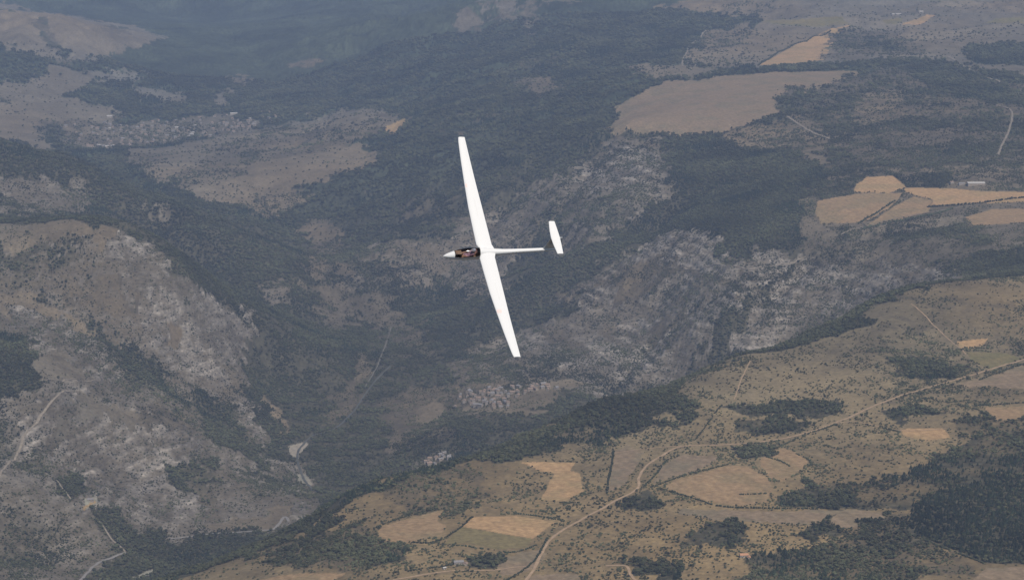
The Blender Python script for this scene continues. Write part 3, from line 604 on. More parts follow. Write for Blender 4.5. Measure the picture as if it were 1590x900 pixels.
ribbon('path', parse('62,591 100,590 150,591'), 'L', 3.5, dirt2, 'short pale terrace track')
ribbon('path', parse('1222,181 1260,205 1288,216'), 'B', 9, dirt2, 'pale track over the dark hill', 1.2)
ribbon('path', parse('1472,88 1500,105 1530,120 1553,127 1545,133'), 'B', 11, dirt2, 'pale track on the far plateau', 1.5)
ribbon('path', parse('1545,163 1570,172 1568,198 1550,240'), 'B', 7, dirt2, 'pale track down the dark hill', 1.2)
ribbon('path', parse('1060,103 1062,88 1085,62 1100,46'), 'B', 8, dirt2, 'pale track along the far wood', 1.2)
ribbon('path', parse('1305,365 1340,352 1440,330 1520,318'), 'M', 5, dirt2, 'track between the far fields', .8)
ribbon('path', parse('1060,417 1150,415 1200,413 1252,398'), 'M', 4, dirt2, 'thin track along the cliff top', .8)
ribbon('path', parse('607,508 597,540 585,570 566,602'), 'M', 3, wet, 'pale path in the dark ravine', 1.2)
ribbon('river', parse('606,568 572,605 548,640 520,665 480,680 462,705 470,740 486,760'), 'M', 6, rivm, 'pale stony river bed winding in the gorge', 1.0)

# ------------------------------------------------------------------ trees and scrub
def foliage_mat(name, c):
    m, t, b = new_mat(name); b.inputs['Roughness'].default_value = .75; b.inputs['Specular IOR Level'].default_value = .15
    oi = t.nodes.new('ShaderNodeObjectInfo'); geo = t.nodes.new('ShaderNodeTexCoord'); n = t.nodes.new('ShaderNodeTexNoise'); n.inputs['Scale'].default_value = 1.6; n.inputs['Detail'].default_value = 3
    t.links.new(geo.outputs['Object'], n.inputs['Vector'])
    r = t.nodes.new('ShaderNodeMapRange'); r.inputs[1].default_value = .3; r.inputs[2].default_value = .7; r.inputs[3].default_value = .6; r.inputs[4].default_value = 1.4; t.links.new(n.outputs[0], r.inputs[0])
    r2 = t.nodes.new('ShaderNodeMapRange'); r2.inputs[3].default_value = .6; r2.inputs[4].default_value = 1.5; t.links.new(oi.outputs['Random'], r2.inputs[0])
    mm = t.nodes.new('ShaderNodeMath'); mm.operation = 'MULTIPLY'; t.links.new(r.outputs[0], mm.inputs[0]); t.links.new(r2.outputs[0], mm.inputs[1])
    h = t.nodes.new('ShaderNodeHueSaturation'); h.inputs['Color'].default_value = (*c, 1)
    nl = t.nodes.new('ShaderNodeTexNoise'); nl.inputs['Scale'].default_value = .0045; nl.inputs['Detail'].default_value = 4; t.links.new(oi.outputs['Location'], nl.inputs['Vector'])
    rl = t.nodes.new('ShaderNodeMapRange'); rl.inputs[1].default_value = .35; rl.inputs[2].default_value = .65; rl.inputs[3].default_value = .62; rl.inputs[4].default_value = 1.5; t.links.new(nl.outputs[0], rl.inputs[0])
    ml = t.nodes.new('ShaderNodeMath'); ml.operation = 'MULTIPLY'; t.links.new(mm.outputs[0], ml.inputs[0]); t.links.new(rl.outputs[0], ml.inputs[1]); t.links.new(ml.outputs[0], h.inputs['Value'])
    r3 = t.nodes.new('ShaderNodeMapRange'); r3.inputs[3].default_value = .47; r3.inputs[4].default_value = .53
    fr = t.nodes.new('ShaderNodeMath'); fr.operation = 'FRACT'; m7 = t.nodes.new('ShaderNodeMath'); m7.operation = 'MULTIPLY'; m7.inputs[1].default_value = 7.31
    t.links.new(oi.outputs['Random'], m7.inputs[0]); t.links.new(m7.outputs[0], fr.inputs[0]); t.links.new(fr.outputs[0], r3.inputs[0]); t.links.new(r3.outputs[0], h.inputs['Hue'])
    t.links.new(h.outputs[0], b.inputs['Base Color']); return m
oakm = foliage_mat('oak_leaves', (.060, .063, .034)); pinem = foliage_mat('pine_needles', (.028, .037, .022)); boxm = foliage_mat('box_scrub', (.072, .076, .042))
barkm = mat('bark', (.10, .075, .055), .9, .2, 3)
def blob(bm, c, r, sub, rnd, mi, squash=.85):
    res = bmesh.ops.create_icosphere(bm, subdivisions=sub, radius=1.0)
    ph = [rnd.uniform(0, 6.28) for _ in range(6)]
    for v in res['verts']:
        p = v.co.copy(); k = 1 + .17 * math.sin(4.1 * p.x + ph[0]) * math.sin(3.7 * p.y + ph[1]) + .15 * math.sin(6.3 * p.z + ph[2]) + rnd.uniform(-.12, .12)
        v.co = Vector((c[0] + p.x * r * k, c[1] + p.y * r * k, c[2] + p.z * r * k * squash))
    for v in res['verts']:
        for f in v.link_faces: f.material_index = mi
def leaf_cards(bm, c, R, n, rnd, mi, size):
    for _ in range(n):
        d = Vector((rnd.gauss(0, 1), rnd.gauss(0, 1), rnd.gauss(0, 1) * .8 + .2)).normalized()
        p = Vector(c) + d * R * rnd.uniform(.8, 1.12); t = d.orthogonal().normalized(); t = Matrix.Rotation(rnd.uniform(0, 6.28), 3, d) @ t; b = d.cross(t)
        s = size * rnd.uniform(.6, 1.3); d2 = d * s * rnd.uniform(-.5, .7)
        f = bm.faces.new([bm.verts.new(p + t * s + d2), bm.verts.new(p - t * s * .6 + b * s - d2 * .5), bm.verts.new(p - t * s * .6 - b * s)]); f.material_index = mi
def cyl(bm, a, b, r0, r1, n, mi):
    a, b = Vector(a), Vector(b); d = (b - a).normalized(); t = d.orthogonal().normalized(); s = d.cross(t)
    A_ = [bm.verts.new(a + (t * math.cos(k * 6.2832 / n) + s * math.sin(k * 6.2832 / n)) * r0) for k in range(n)]
    B_ = [bm.verts.new(b + (t * math.cos(k * 6.2832 / n) + s * math.sin(k * 6.2832 / n)) * r1) for k in range(n)]
    for k in range(n): f = bm.faces.new([A_[k], A_[(k + 1) % n], B_[(k + 1) % n], B_[k]]); f.material_index = mi
def tree_mesh(name, kind, seed):
    rnd = random.Random(seed); bm = bmesh.new()
    if kind == 'oak':      # about 6 m tall, 6 m wide
        cyl(bm, (0, 0, -1), (.1, 0, 2.6), .28, .18, 6, 1)
        for k in range(4): a = k * 1.57 + rnd.uniform(-.4, .4); cyl(bm, (.1, 0, 2.0), (1.5 * math.cos(a), 1.5 * math.sin(a), 3.6), .14, .06, 4, 1)
        for k in range(7):
            a = k * .9 + rnd.uniform(-.3, .3); q = rnd.uniform(1.0, 1.9) if k else 0
            c = (q * math.cos(a), q * math.sin(a), rnd.uniform(2.9, 4.4) if k else 4.6); R = rnd.uniform(1.1, 1.6); blob(bm, c, R, 1, rnd, 0); leaf_cards(bm, c, R, 10, rnd, 0, .45)
    elif kind == 'pine':   # about 9 m tall, 4.5 m wide
        cyl(bm, (0, 0, -1), (0, 0, 7.3), .22, .05, 6, 1)
        for k in range(6):
            z = 2.0 + k * .98; R = 2.5 * (1 - k / 6.9)
            for j in range(3):
                a = j * 2.1 + k * 1.1 + rnd.uniform(-.3, .3); c = (R * .45 * math.cos(a), R * .45 * math.sin(a), z + rnd.uniform(-.3, .3)); blob(bm, c, R * .62, 1, rnd, 0, .7)
            leaf_cards(bm, (0, 0, z), R * .9, 8, rnd, 0, .35)
    else:                   # low bush about 2.2 m tall, several stems
        for k in range(3): a = k * 2.1; cyl(bm, (0, 0, -.6), (.5 * math.cos(a), .5 * math.sin(a), .9), .08, .04, 4, 1)
        for k in range(4):
            a = k * 1.6 + rnd.uniform(-.3, .3); q = rnd.uniform(.5, 1.0); c = (q * math.cos(a), q * math.sin(a), rnd.uniform(.6, 1.3)); R = rnd.uniform(.7, 1.0); blob(bm, c, R, 1, rnd, 0, .9); leaf_cards(bm, c, R, 6, rnd, 0, .3)
    me = bpy.data.meshes.new(name); bm.to_mesh(me); bm.free(); me.materials.append({'oak': oakm, 'pine': pinem, 'bush': boxm}[kind]); me.materials.append(barkm); return me
MESH = {'oak': [tree_mesh('oak_tree', 'oak', s) for s in (1, 2, 3)], 'pine': [tree_mesh('pine_tree', 'pine', s) for s in (4, 5)], 'bush': [tree_mesh('bush', 'bush', s) for s in (6, 7, 8)]}
# cell-wise scatter: expected number = ground area x density
cellA = (np.diff(RR, axis=0)[:, :-1] * (np.diff(TH, axis=1) * RR[:, :-1])[:-1]).astype(np.float32)
fc = forest[:-1, :-1]; scb = scrub[:-1, :-1]; rkc = rock[:-1, :-1]; fm_ = fld[:-1, :-1, 3]; Dc = RR[:-1, :-1]; thc = np.abs(TH[:-1, :-1])
clump = (.16 + sstep(.40, .62, fbm(X, Y, 34, 3, 303)[:-1, :-1])) * (.35 + 1.4 * sstep(.35, .65, n1[:-1, :-1])); cl2 = sstep(.36, .56, fbm(X, Y, 48, 3, 353)[:-1, :-1])
inview = (thc < math.radians(14.6)) & (Dc > 2950) & (Dc < 12500)
grow = 1 + 1.3 * sstep(6200, 10500, Dc)                        # far crowns stand for taller woods, spaced wider
dF = np.where(fm_ > 0, 0, sstep(.12, .85, fc) / 21.0 / grow ** 2) * np.where(fc < .97, .12 + .88 * cl2, 1)
dS = np.where(fm_ > 0, 0, (scb * clump / 17.0 + rkc * (.008 + .034 * sstep(.45, .05, strata[:-1, :-1])) * (.35 + clump)) * (1 - sstep(.35, .8, fc)) / grow ** 2)
dS = dS * np.where(Dc > 8200, .55, 1)
plant = inpoly(hit(*dens(parse('1403,823 1417,786 1460,760 1720,690 1720,880 1527,873 1470,850')).T, 'N'), X[:-1, :-1], Y[:-1, :-1])
def scatter(dn):
    lam = cellA * dn * inview; n = rng.poisson(lam); i, j = np.nonzero(n); r = n[i, j]; i = np.repeat(i, r); j = np.repeat(j, r)
    a, b = rng.random(len(i)), rng.random(len(i))
    t = TH[i, j] + a * (TH[i, j + 1] - TH[i, j]); q = RR[i, j] + b * (RR[i + 1, j] - RR[i, j])
    x, y = np.sin(t) * q, np.cos(t) * q; return x, y, bil(H, x, y), grow[i, j], plant[i, j], forest[i, j]
def off_road(x, y):
    ok = np.ones(len(x), bool)
    for L, wd in ROADS:
        lo, hi = L.min(0) - 9, L.max(0) + 9; s = np.flatnonzero((x > lo[0]) & (x < hi[0]) & (y > lo[1]) & (y < hi[1]))
        for c in range(0, len(s), 4000):
            ss = s[c:c + 4000]; d = np.hypot(x[ss, None] - L[None, :, 0], y[ss, None] - L[None, :, 1]).min(1); ok[ss] &= d > wd * .5 + 2.2
    return ok
POOL = []                                                    # kind, variant, x, y, z, size
def add_pool(kind, x, y, z, s, pl): POOL.append((kind, x, y, z, s, pl))
x, y, z, g, pl, fr = scatter(dF); ok = off_road(x, y); x, y, z, g, pl, fr = [q[ok] for q in (x, y, z, g, pl, fr)]
u01 = rng.random(len(x)); s = (.5 + .85 * u01 ** 1.5) * g
isp = (pl & (rng.random(len(x)) < .85)) | (vn(x / 140, y / 140, 401) + .25 * rng.random(len(x)) > .92)
add_pool('pine', x[isp], y[isp], z[isp], (s * .8)[isp], pl[isp]); add_pool('oak', x[~isp], y[~isp], z[~isp], s[~isp], pl[~isp])
x, y, z, g, pl, fr = scatter(dS); ok = off_road(x, y); x, y, z, g = [q[ok] for q in (x, y, z, g)]
u01 = rng.random(len(x)); big = u01 > .80
add_pool('oak', x[big], y[big], z[big], ((.35 + .5 * rng.random(big.sum())) * g[big]), np.zeros(big.sum(), bool))
add_pool('bush', x[~big], y[~big], z[~big], ((.55 + 1.0 * rng.random((~big).sum())) * g[~big]), np.zeros((~big).sum(), bool))
print('SCATTER', [(p[0], len(p[1])) for p in POOL])
def project(x, y, z):
    dz = z - CAMZ; dep = y * CT - dz * ST; up = y * ST + dz * CT; return 795 + FPX * x / dep, 450 - FPX * up / dep, dep
# the trees that show largest stand as trees of their own
MARKS = [(870, 745, 'the L shaped orange field'), (790, 815, 'the orange field with a greenish lower half'), (640, 815, 'the leftmost straw field'), (1110, 755, 'the big golden field'),
         (1225, 715, 'the golden field strip'), (960, 725, 'the narrow brown field strip'), (755, 872, 'the dark grove by the ruined farm'), (1157, 864, 'the orange roofed house'),
         (1545, 560, 'the yellow field on the hill'), (1435, 675, 'the small orange field by the hedge'), (1560, 637, 'the pale field at the right edge'), (1500, 800, 'the middle of the pine plantation'),
         (1430, 850, 'the lower edge of the pine plantation'), (905, 805, 'the lower bend of the winding road'), (990, 758, 'the upper bend of the winding road'), (835, 875, 'the meeting of the two dirt roads'),
         (975, 880, 'the short bent track'), (1290, 770, 'the open wood below the golden field'), (1250, 870, 'the open wood at the bottom right'), (1100, 825, 'the tree clump above the orange roofed house'),
         (1340, 850, 'the clearing in the bottom right wood'), (520, 880, 'the bottom left end of the plateau'), (440, 860, 'the wooded plateau edge at the bottom left'), (600, 770, 'the scrub behind the leftmost straw field'),
         (700, 850, 'the short thick hedge at the greenish field'), (1550, 890, 'the brown field in the lower right corner'), (1560, 745, 'the plantation edge at the right side'), (1180, 665, 'the clump beside the upper dirt road')]
def whereis(u, v):
    k = min(range(len(MARKS)), key=lambda i: (MARKS[i][0] - u) ** 2 + 2.5 * (MARKS[i][1] - v) ** 2); a, b, n = MARKS[k]; du, dv = u - a, (v - b) * 1.6
    if math.hypot(du, dv) < 14: d = 'at'
    elif abs(du) > 1.8 * abs(dv): d = 'left of' if du < 0 else 'right of'
    elif abs(dv) > 1.8 * abs(du): d = 'above' if dv < 0 else 'below'
    else: d = ('above and ' if dv < 0 else 'below and ') + ('left of' if du < 0 else 'right of')
    return d + ' ' + n
allx = np.concatenate([p[1] for p in POOL]); ally = np.concatenate([p[2] for p in POOL]); allz = np.concatenate([p[3] for p in POOL]); alls = np.concatenate([p[4] for p in POOL])
allk = np.concatenate([[p[0]] * len(p[1]) for p in POOL]); UU, VV, DD = project(allx, ally, allz + 2)
vis = (UU > 4) & (UU < 1586) & (VV > 4) & (VV < 893)
hgt = np.where(allk == 'pine', 9.0, np.where(allk == 'oak', 6.0, 0)) * alls / DD * vis
NPIN, NOAK, NBUSH = 110, 180, 150
single = np.zeros(len(allx), bool)
single[np.argsort(-(hgt * (allk == 'pine')))[:NPIN]] = True; single[np.argsort(-(hgt * (allk == 'oak')))[:NOAK]] = True
bh = 2.2 * alls / DD * vis * (allk == 'bush'); single[np.argsort(-bh)[:NBUSH]] = True
first = {}
for i in np.flatnonzero(single):
    k = allk[i]; ms = MESH[k]; o = bpy.data.objects.new({'oak': 'oak_tree', 'pine': 'pine_tree', 'bush': 'bush'}[k], ms[i % len(ms)]); link(o)
    o.location = (allx[i], ally[i], allz[i]); o.rotation_euler.z = (i * 2.399) % 6.283; s_ = float(alls[i]); o.scale = (s_, s_, s_ * (0.9 + .3 * ((i * .618) % 1)))
    first.setdefault((k, i % len(ms)), o)
    big_ = {'oak': ('tall', 'middling', 'small'), 'pine': ('tall', 'middling', 'short'), 'bush': ('broad', 'middling', 'tiny')}[k][0 if s_ > (.95 if k != 'bush' else 1.45) else 1 if s_ > (.7 if k != 'bush' else 1.3) else 2]
    tag(o, big_ + {'oak': ' round tree ', 'pine': ' dark pine ', 'bush': ' bush '}[k] + whereis(UU[i], VV[i]), 'bush' if k == 'bush' else 'tree', {'oak': 'round trees on the plateau', 'pine': 'pines on the plateau', 'bush': 'bushes on the dry grass'}[k])
def instancer(name, label, proto, x, y, z, s):
    n = len(x)
    me = bpy.data.meshes.new(name); me.vertices.add(n); me.vertices.foreach_set('co', np.stack([x, y, z], -1).astype(np.float32).ravel())
    a = me.attributes.new('size', 'FLOAT', 'POINT'); a.data.foreach_set('value', s.astype(np.float32))
    a = me.attributes.new('turn', 'FLOAT', 'POINT'); a.data.foreach_set('value', (rng.random(n) * 6.283).astype(np.float32))
    o = link(bpy.data.objects.new(name, me)); tag(o, label, kind='stuff')
    ng = bpy.data.node_groups.new(name, 'GeometryNodeTree'); ng.interface.new_socket('Geometry', in_out='INPUT', socket_type='NodeSocketGeometry'); ng.interface.new_socket('Geometry', in_out='OUTPUT', socket_type='NodeSocketGeometry')
    N = ng.nodes.new; gi = N('NodeGroupInput'); go = N('NodeGroupOutput'); mp = N('GeometryNodeMeshToPoints'); ip = N('GeometryNodeInstanceOnPoints'); ob = N('GeometryNodeObjectInfo'); ob.inputs['Object'].default_value = proto
    ob.inputs['As Instance'].default_value = False
    at = N('GeometryNodeInputNamedAttribute'); at.data_type = 'FLOAT'; at.inputs['Name'].default_value = 'size'; tr = N('GeometryNodeInputNamedAttribute'); tr.data_type = 'FLOAT'; tr.inputs['Name'].default_value = 'turn'
    cb = N('ShaderNodeCombineXYZ'); l = ng.links.new
    l(gi.outputs[0], mp.inputs[0]); l(mp.outputs[0], ip.inputs['Points']); l(ob.outputs['Geometry'], ip.inputs['Instance']); l(tr.outputs['Attribute'], cb.inputs['Z']); l(cb.outputs[0], ip.inputs['Rotation']); l(at.outputs['Attribute'], ip.inputs['Scale']); l(ip.outputs[0], go.inputs[0])
    md = o.modifiers.new('scatter', 'NODES'); md.node_group = ng; return o
SLAB = {'oak': ('oak_wood', 'dark broadleaved woods on the plateau edge and gorge slopes'), 'pine': ('pine_wood', 'darker pine woods among the broadleaved woods'), 'bush': ('scrub', 'grey green scrub dotted over grass and rock')}
for k in ('oak', 'pine', 'bush'):
    sel = np.flatnonzero((allk == k) & ~single); nv = len(MESH[k])
    for vv in range(nv):
        q = sel[sel % nv == vv]
        if (k, vv) in first and len(q): instancer(SLAB[k][0], SLAB[k][1], first[(k, vv)], allx[q], ally[q], allz[q], alls[q])

# hedgerows: each one a thing, a ragged line of merged bushes
HEDGES = [
 ('N', 'long dark hedge above the leftmost straw field', '580,820 610,808 640,799 676,790'),
 ('N', 'hedge running diagonally between the straw field and the orange field', '640,842 672,842 705,826 733,803'),
 ('N', 'short thick hedge along the bottom of the greenish field', '703,846 725,848 750,852'),
 ('N', 'hedge at the lower right corner of the greenish field', '785,858 810,855 833,846'),
 ('N', 'thin hedge along the top edge of the orange field', '800,797 840,802 876,809'),
 ('N', 'thick hedge on the left side of the winding dirt road', '788,900 815,883 836,862 850,835'),
 ('N', 'upright hedge left of the narrow brown field strip', '942,766 946,740 953,700'),
 ('N', 'thick hedge just right of the bend of the winding road', '999,756 1018,737 1036,714'),
 ('N', 'hedge along the top of the big golden field', '1012,756 1040,746 1062,738 1130,721'),
 ('N', 'long hedge following the dirt road above the golden field', '1175,709 1220,689 1260,672 1297,659'),
 ('N', 'hedge descending right from the road crossing', '1345,659 1370,664 1396,671'),
 ('N', 'curved hedge left of the pale field at the right edge', '1488,629 1520,637 1533,650'),
 ('N', 'straight thin hedge on top of the pale field at the right edge', '1512,630 1550,628 1600,625'),
 ('N', 'short hedge at the tip of the golden field strip', '1236,704 1256,714 1260,722'),
 ('N', 'hedge below the golden field strip', '1190,709 1212,716 1226,724'),
 ('N', 'low hedge under the scrub patch in the golden field', '1150,768 1190,766'),
 ('N', 'dark hedge along the lower edge of the golden field', '1040,763 1085,776 1130,787 1270,790'),
 ('N', 'dark tree line along the lower edge of the pine plantation', '1403,825 1440,840 1480,856 1527,874'),
 ('N', 'hedge along the dirt track left of the ruined farm', '610,889 650,884 690,879 715,872'),
 ('N', 'thin hedge between scrub slopes above the winding road', '1080,682 1103,652 1120,630'),
 ('N', 'thin hedge under the orange stubble field', '860,778 880,781 900,780'),
 ('N', 'thin hedge at the bottom of the yellow field on the hill', '1490,543 1505,540 1540,542'),
 ('N', 'long hedge beside the upper stretch of the dirt road', '1520,590 1560,575 1600,562'),
 ('M', 'far hedge crossing diagonally between two straw fields', '1333,347 1360,332 1390,312'),
 ('M', 'far long hedge under the straw fields', '1340,356 1400,343 1450,333 1480,324'),
 ('M', 'far hedge under the long orange field', '1440,322 1520,316 1600,306'),
 ('B', 'far dark hedge along the left of the sloping orange field', '1178,102 1205,84 1240,67 1290,48'),
]
hm = foliage_mat('hedge_leaves', (.040, .046, .026))
for zn, lab, s in HEDGES:
    L = catmull(hit(*np.array(parse(s)).T, zn), 2.6); bm = bmesh.new(); rnd = random.Random(len(lab)); sc_ = 1.0 if L[:, 1].mean() < 6000 else 2.0
    if sc_ > 1: L = L[::2]
    gap = 0
    for p in L:
        if gap > 0: gap -= 1; continue
        if rnd.random() < .035: gap = rnd.randint(1, 4)
        R = rnd.uniform(1.1, 2.1) * sc_; c = (p[0] + rnd.uniform(-1.2, 1.2) * sc_, p[1] + rnd.uniform(-1.2, 1.2) * sc_)
        blob(bm, (c[0], c[1], float(bil(H, np.array([c[0]]), np.array([c[1]]))[0]) + R * .75), R, 1, rnd, 0, 1.05)
    for v in bm.verts: pass
    me = bpy.data.meshes.new('hedge'); off = Vector((L[:, 0].mean(), L[:, 1].mean(), 0)); bmesh.ops.translate(bm, verts=bm.verts[:], vec=-off); bm.to_mesh(me); bm.free(); me.materials.append(hm)
    o = link(bpy.data.objects.new('hedge', me)); o.location = off; tag(o, lab, 'hedge')

# ------------------------------------------------------------------ houses
def hmat(name, c): return mat(name, c, .85, .15, .5)
WALLS = [hmat('pale_plaster', (.33, .28, .23)), hmat('grey_stone', (.30, .27, .24)), hmat('white_plaster', (.36, .325, .285))]
ROOFS = [hmat('pale_tiles', (.28, .205, .16)), hmat('grey_slate', (.24, .23, .23)), hmat('orange_tiles', (.46, .25, .15)), hmat('light_sheet', (.46, .44, .41))]
glassd = mat('window_glass', (.03, .03, .035), .15)
def mesh_from(name, V, Fc, mats, mi=None):
    me = bpy.data.meshes.new(name); me.from_pydata(V, [], Fc)
    for m in mats: me.materials.append(m)
    if mi: me.polygons.foreach_set('material_index', mi)
    me.update(); return me
def gable_wall(L, W, h, r, dep=4):
    a, b = L / 2, W / 2
    V = [(-a, -b, -dep), (a, -b, -dep), (a, b, -dep), (-a, b, -dep), (-a, -b, h), (a, -b, h), (a, b, h), (-a, b, h), (-a, 0, h + r), (a, 0, h + r)]
    Fc = [(0, 1, 5, 4), (2, 3, 7, 6), (1, 2, 6, 9, 5), (3, 0, 4, 8, 7), (4, 5, 9, 8), (6, 7, 8, 9)]
    return V, Fc
def gable_roof(L, W, h, r, ov=.45, th_=.28):
    a, b = L / 2 + ov, W / 2 + ov; e = h - r * ov / (W / 2); V = []
    for zz in (.06, .06 + th_): V += [(-a, -b, e + zz), (a, -b, e + zz), (a, b, e + zz), (-a, b, e + zz), (-a, 0, h + r + zz), (a, 0, h + r + zz)]
    Fc = [(0, 4, 5, 1), (4, 3, 2, 5), (6, 7, 11, 10), (10, 11, 8, 9), (0, 1, 7, 6), (3, 9, 8, 2), (0, 6, 10, 4), (4, 10, 9, 3), (1, 5, 11, 7), (5, 2, 8, 11)]
    return V, Fc
def box(x0, x1, y0, y1, z0, z1):
    return [(x0, y0, z0), (x1, y0, z0), (x1, y1, z0), (x0, y1, z0), (x0, y0, z1), (x1, y0, z1), (x1, y1, z1), (x0, y1, z1)], [(0, 3, 2, 1), (4, 5, 6, 7), (0, 1, 5, 4), (1, 2, 6, 5), (2, 3, 7, 6), (3, 0, 4, 7)]
def join(parts):
    V, Fc, mi = [], [], []
    for (v, f), m in parts:
        o = len(V); V += v; Fc += [tuple(i + o for i in q) for q in f]; mi += [m] * len(f)
    return V, Fc, mi
def small_house(L, W, h, r, wm, rm):
    pt = [(gable_wall(L, W, h, r), 0), (gable_roof(L, W, h, r), 1), (box(L * .2, L * .2 + .9, .3, 1.1, h, h + r + 1.1), 0)]
    for sx in (-.3, 0, .3):
        for zz in (1.0, 3.8):
            if zz + 1.3 < h:
                for sg in (-1, 1): y0 = sg * (W / 2); pt.append((box(sx * L - .5, sx * L + .5, min(y0, y0 + sg * .05), max(y0, y0 + sg * .05), zz, zz + 1.3), 2))
    pt.append((box(L * .12, L * .12 + 1.1, -W / 2 - .06, -W / 2, 0, 2.1), 2))
    V, Fc, mi = join(pt); return mesh_from('house', V, Fc, [wm, rm, glassd], mi)
HM = [small_house(13, 8.5, 5.5, 2.0, WALLS[0], ROOFS[0]), small_house(10, 8, 6, 1.9, WALLS[1], ROOFS[0]), small_house(16, 9, 6, 2.2, WALLS[0], ROOFS[1]), small_house(11, 9, 5.5, 2, WALLS[2], ROOFS[0]), small_house(18, 11, 5, 1.6, WALLS[2], ROOFS[3]), small_house(12, 8, 6.5, 2, WALLS[1], ROOFS[1])]
HN = ['pale house with light tiled roof', 'grey house with light tiled roof', 'pale house with grey roof', 'white house with light tiled roof', 'large white building with white roof', 'grey stone house with grey roof']
def village(poly, n, zone, where, grp, wts, seed, lim, scl=1.0, trees=0):
    rs = np.random.default_rng(seed); pg = hit(*np.array(parse(poly)).T, zone); lo, hi = pg.min(0), pg.max(0); pl_ = []; tries = 0
    main = math.atan2(pg[1][1] - pg[0][1], pg[1][0] - pg[0][0])
    while len(pl_) < n and tries < 6000:
        tries += 1; p = lo + rs.random(2) * (hi - lo)
        if not inpoly(pg, np.array([p[0]]), np.array([p[1]]))[0]: continue
        if any(math.hypot(p[0] - q[0], p[1] - q[1]) < lim for q in pl_): continue
        pl_.append(p)
    for p in pl_:
        k = rs.choice(len(HM), p=wts); o = link(bpy.data.objects.new('house', HM[k])); z_ = float(bil(H, p[:1], p[1:2])[0])
        o.location = (p[0], p[1], z_ + .4); o.rotation_euler.z = main + rs.choice([0, 0, math.pi / 2]) + rs.normal(0, .25); s = scl * rs.uniform(.8, 1.2); o.scale = (s, s, s)
        tag(o, HN[k] + ' ' + where, 'house', HN[k].split(' ')[0] + ' ' + grp)
    return pl_
village('95,196 160,184 260,187 345,178 402,190 392,203 300,216 235,228 150,232', 120, 'F', 'in the far village at upper left', 'houses of the far village', [.24, .16, .14, .3, .06, .1], 3, 21, 1.15)
village('345,186 395,184 400,198 350,203', 16, 'F', 'at the right end of the far village', 'houses at the right end of the far village', [.2, .1, .1, .45, .1, .05], 4, 20, 1.2)
village('405,176 430,172 430,190 412,192', 7, 'F', 'scattered right of the far village', 'houses right of the far village', [.3, .1, .1, .4, 0, .1], 6, 20, 1.1)
village('702,632 712,612 760,604 800,600 830,596 825,612 790,622 790,634 740,636', 62, 'M', 'in the village under the wooded edge', 'houses of the gorge village', [.3, .3, .1, .03, 0, .27], 5, 12.5, .95)
village('820,602 860,594 870,604 835,610', 10, 'M', 'at the right end of the gorge village', 'houses at the right end of the gorge village', [.4, .2, .1, .1, 0, .2], 8, 14, 1)
village('650,718 690,704 704,712 670,724', 12, 'M', 'in the hamlet behind the plateau edge', 'houses of the hamlet', [.3, .3, .1, 0, 0, .3], 9, 14, .9)
def thing(name, loc, rz, label, cat):
    o = link(bpy.data.objects.new(name, None)); o.location = loc; o.rotation_euler.z = rz; tag(o, label, cat); return o
def part(name, me, par): o = link(bpy.data.objects.new(name, me)); o.parent = par; return o
def full_house(u, v, zone, L, W, h, r, wm, rm, rz, label, annex=None, chim=True, cat='house'):
    p = hit([u], [v], zone)[0]; z_ = float(bil(H, p[:1], p[1:2])[0]); t = thing('house' if cat == 'house' else 'farm_shed', (p[0], p[1], z_ + .3), rz, label, cat)
    V, Fc = gable_wall(L, W, h, r); part('wall', mesh_from('wall', V, Fc, [wm]), t)
    V, Fc = gable_roof(L, W, h, r); rf = part('roof', mesh_from('roof', V, Fc, [rm]), t)
    if chim: V, Fc = box(L * .25, L * .25 + 1, .4, 1.3, h, h + r + 1.3); part('chimney', mesh_from('chimney', V, Fc, [wm]), rf)
    for sx in (-.33, -.1, .33):
        V, Fc = box(sx * L - .6, sx * L + .6, -W / 2 - .06, -W / 2, 1.0, 2.4); part('window', mesh_from('window', V, Fc, [glassd]), t)
    V, Fc = box(.1 * L, .1 * L + 1.2, -W / 2 - .07, -W / 2, 0, 2.2); part('door', mesh_from('door', V, Fc, [barkm]), t)
    return t
full_house(1155, 864, 'N', 13, 8, 3.6, 2.0, WALLS[2], ROOFS[2], .15, 'small house with white gable and orange tiled roof among scattered trees')
full_house(1163, 867, 'N', 6, 5, 2.6, 1.3, WALLS[0], ROOFS[2], 1.4, 'small orange roofed outbuilding beside the orange roofed house', chim=False)
full_house(712, 875, 'N', 15, 8, 4, 1.8, WALLS[1], ROOFS[1], .2, 'grey stone farmhouse left of the dark grove at the foot of the photo')
full_house(723, 877, 'N', 8, 6, 3, 1.5, WALLS[0], ROOFS[0], 1.5, 'small pale barn between the grey farmhouse and the dark grove', chim=False)
full_house(690, 883, 'N', 5, 4, 2.4, 1, WALLS[2], ROOFS[3], .5, 'tiny white shed left of the grey farmhouse', chim=False)
full_house(1515, 287, 'M', 52, 22, 6, 3, WALLS[0], ROOFS[3], .05, 'long farm building with a whitish roof beside the far orange field', chim=False, cat='farm building')
full_house(1493, 287, 'M', 18, 12, 5, 2, WALLS[2], ROOFS[1], .1, 'smaller farm building at the left of the long whitish one', chim=False, cat='farm building')
full_house(1477, 285, 'M', 13, 9, 5, 2, WALLS[2], ROOFS[0], .6, 'pale house between the far trees and the farm buildings')
full_house(1392, 24, 'B', 46, 16, 6, 3, WALLS[2], ROOFS[3], .05, 'white farm building near the top edge, leftmost of two', chim=False, cat='farm building')
full_house(1430, 20, 'B', 22, 14, 6, 3, WALLS[2], ROOFS[3], .1, 'short white farm building above the small orange field near the top edge', chim=False, cat='farm building')
full_house(140, 777, 'L', 15, 8, 4, 1.6, WALLS[1], ROOFS[1], .1, 'grey roofed building on the rocky slope at the lower left')
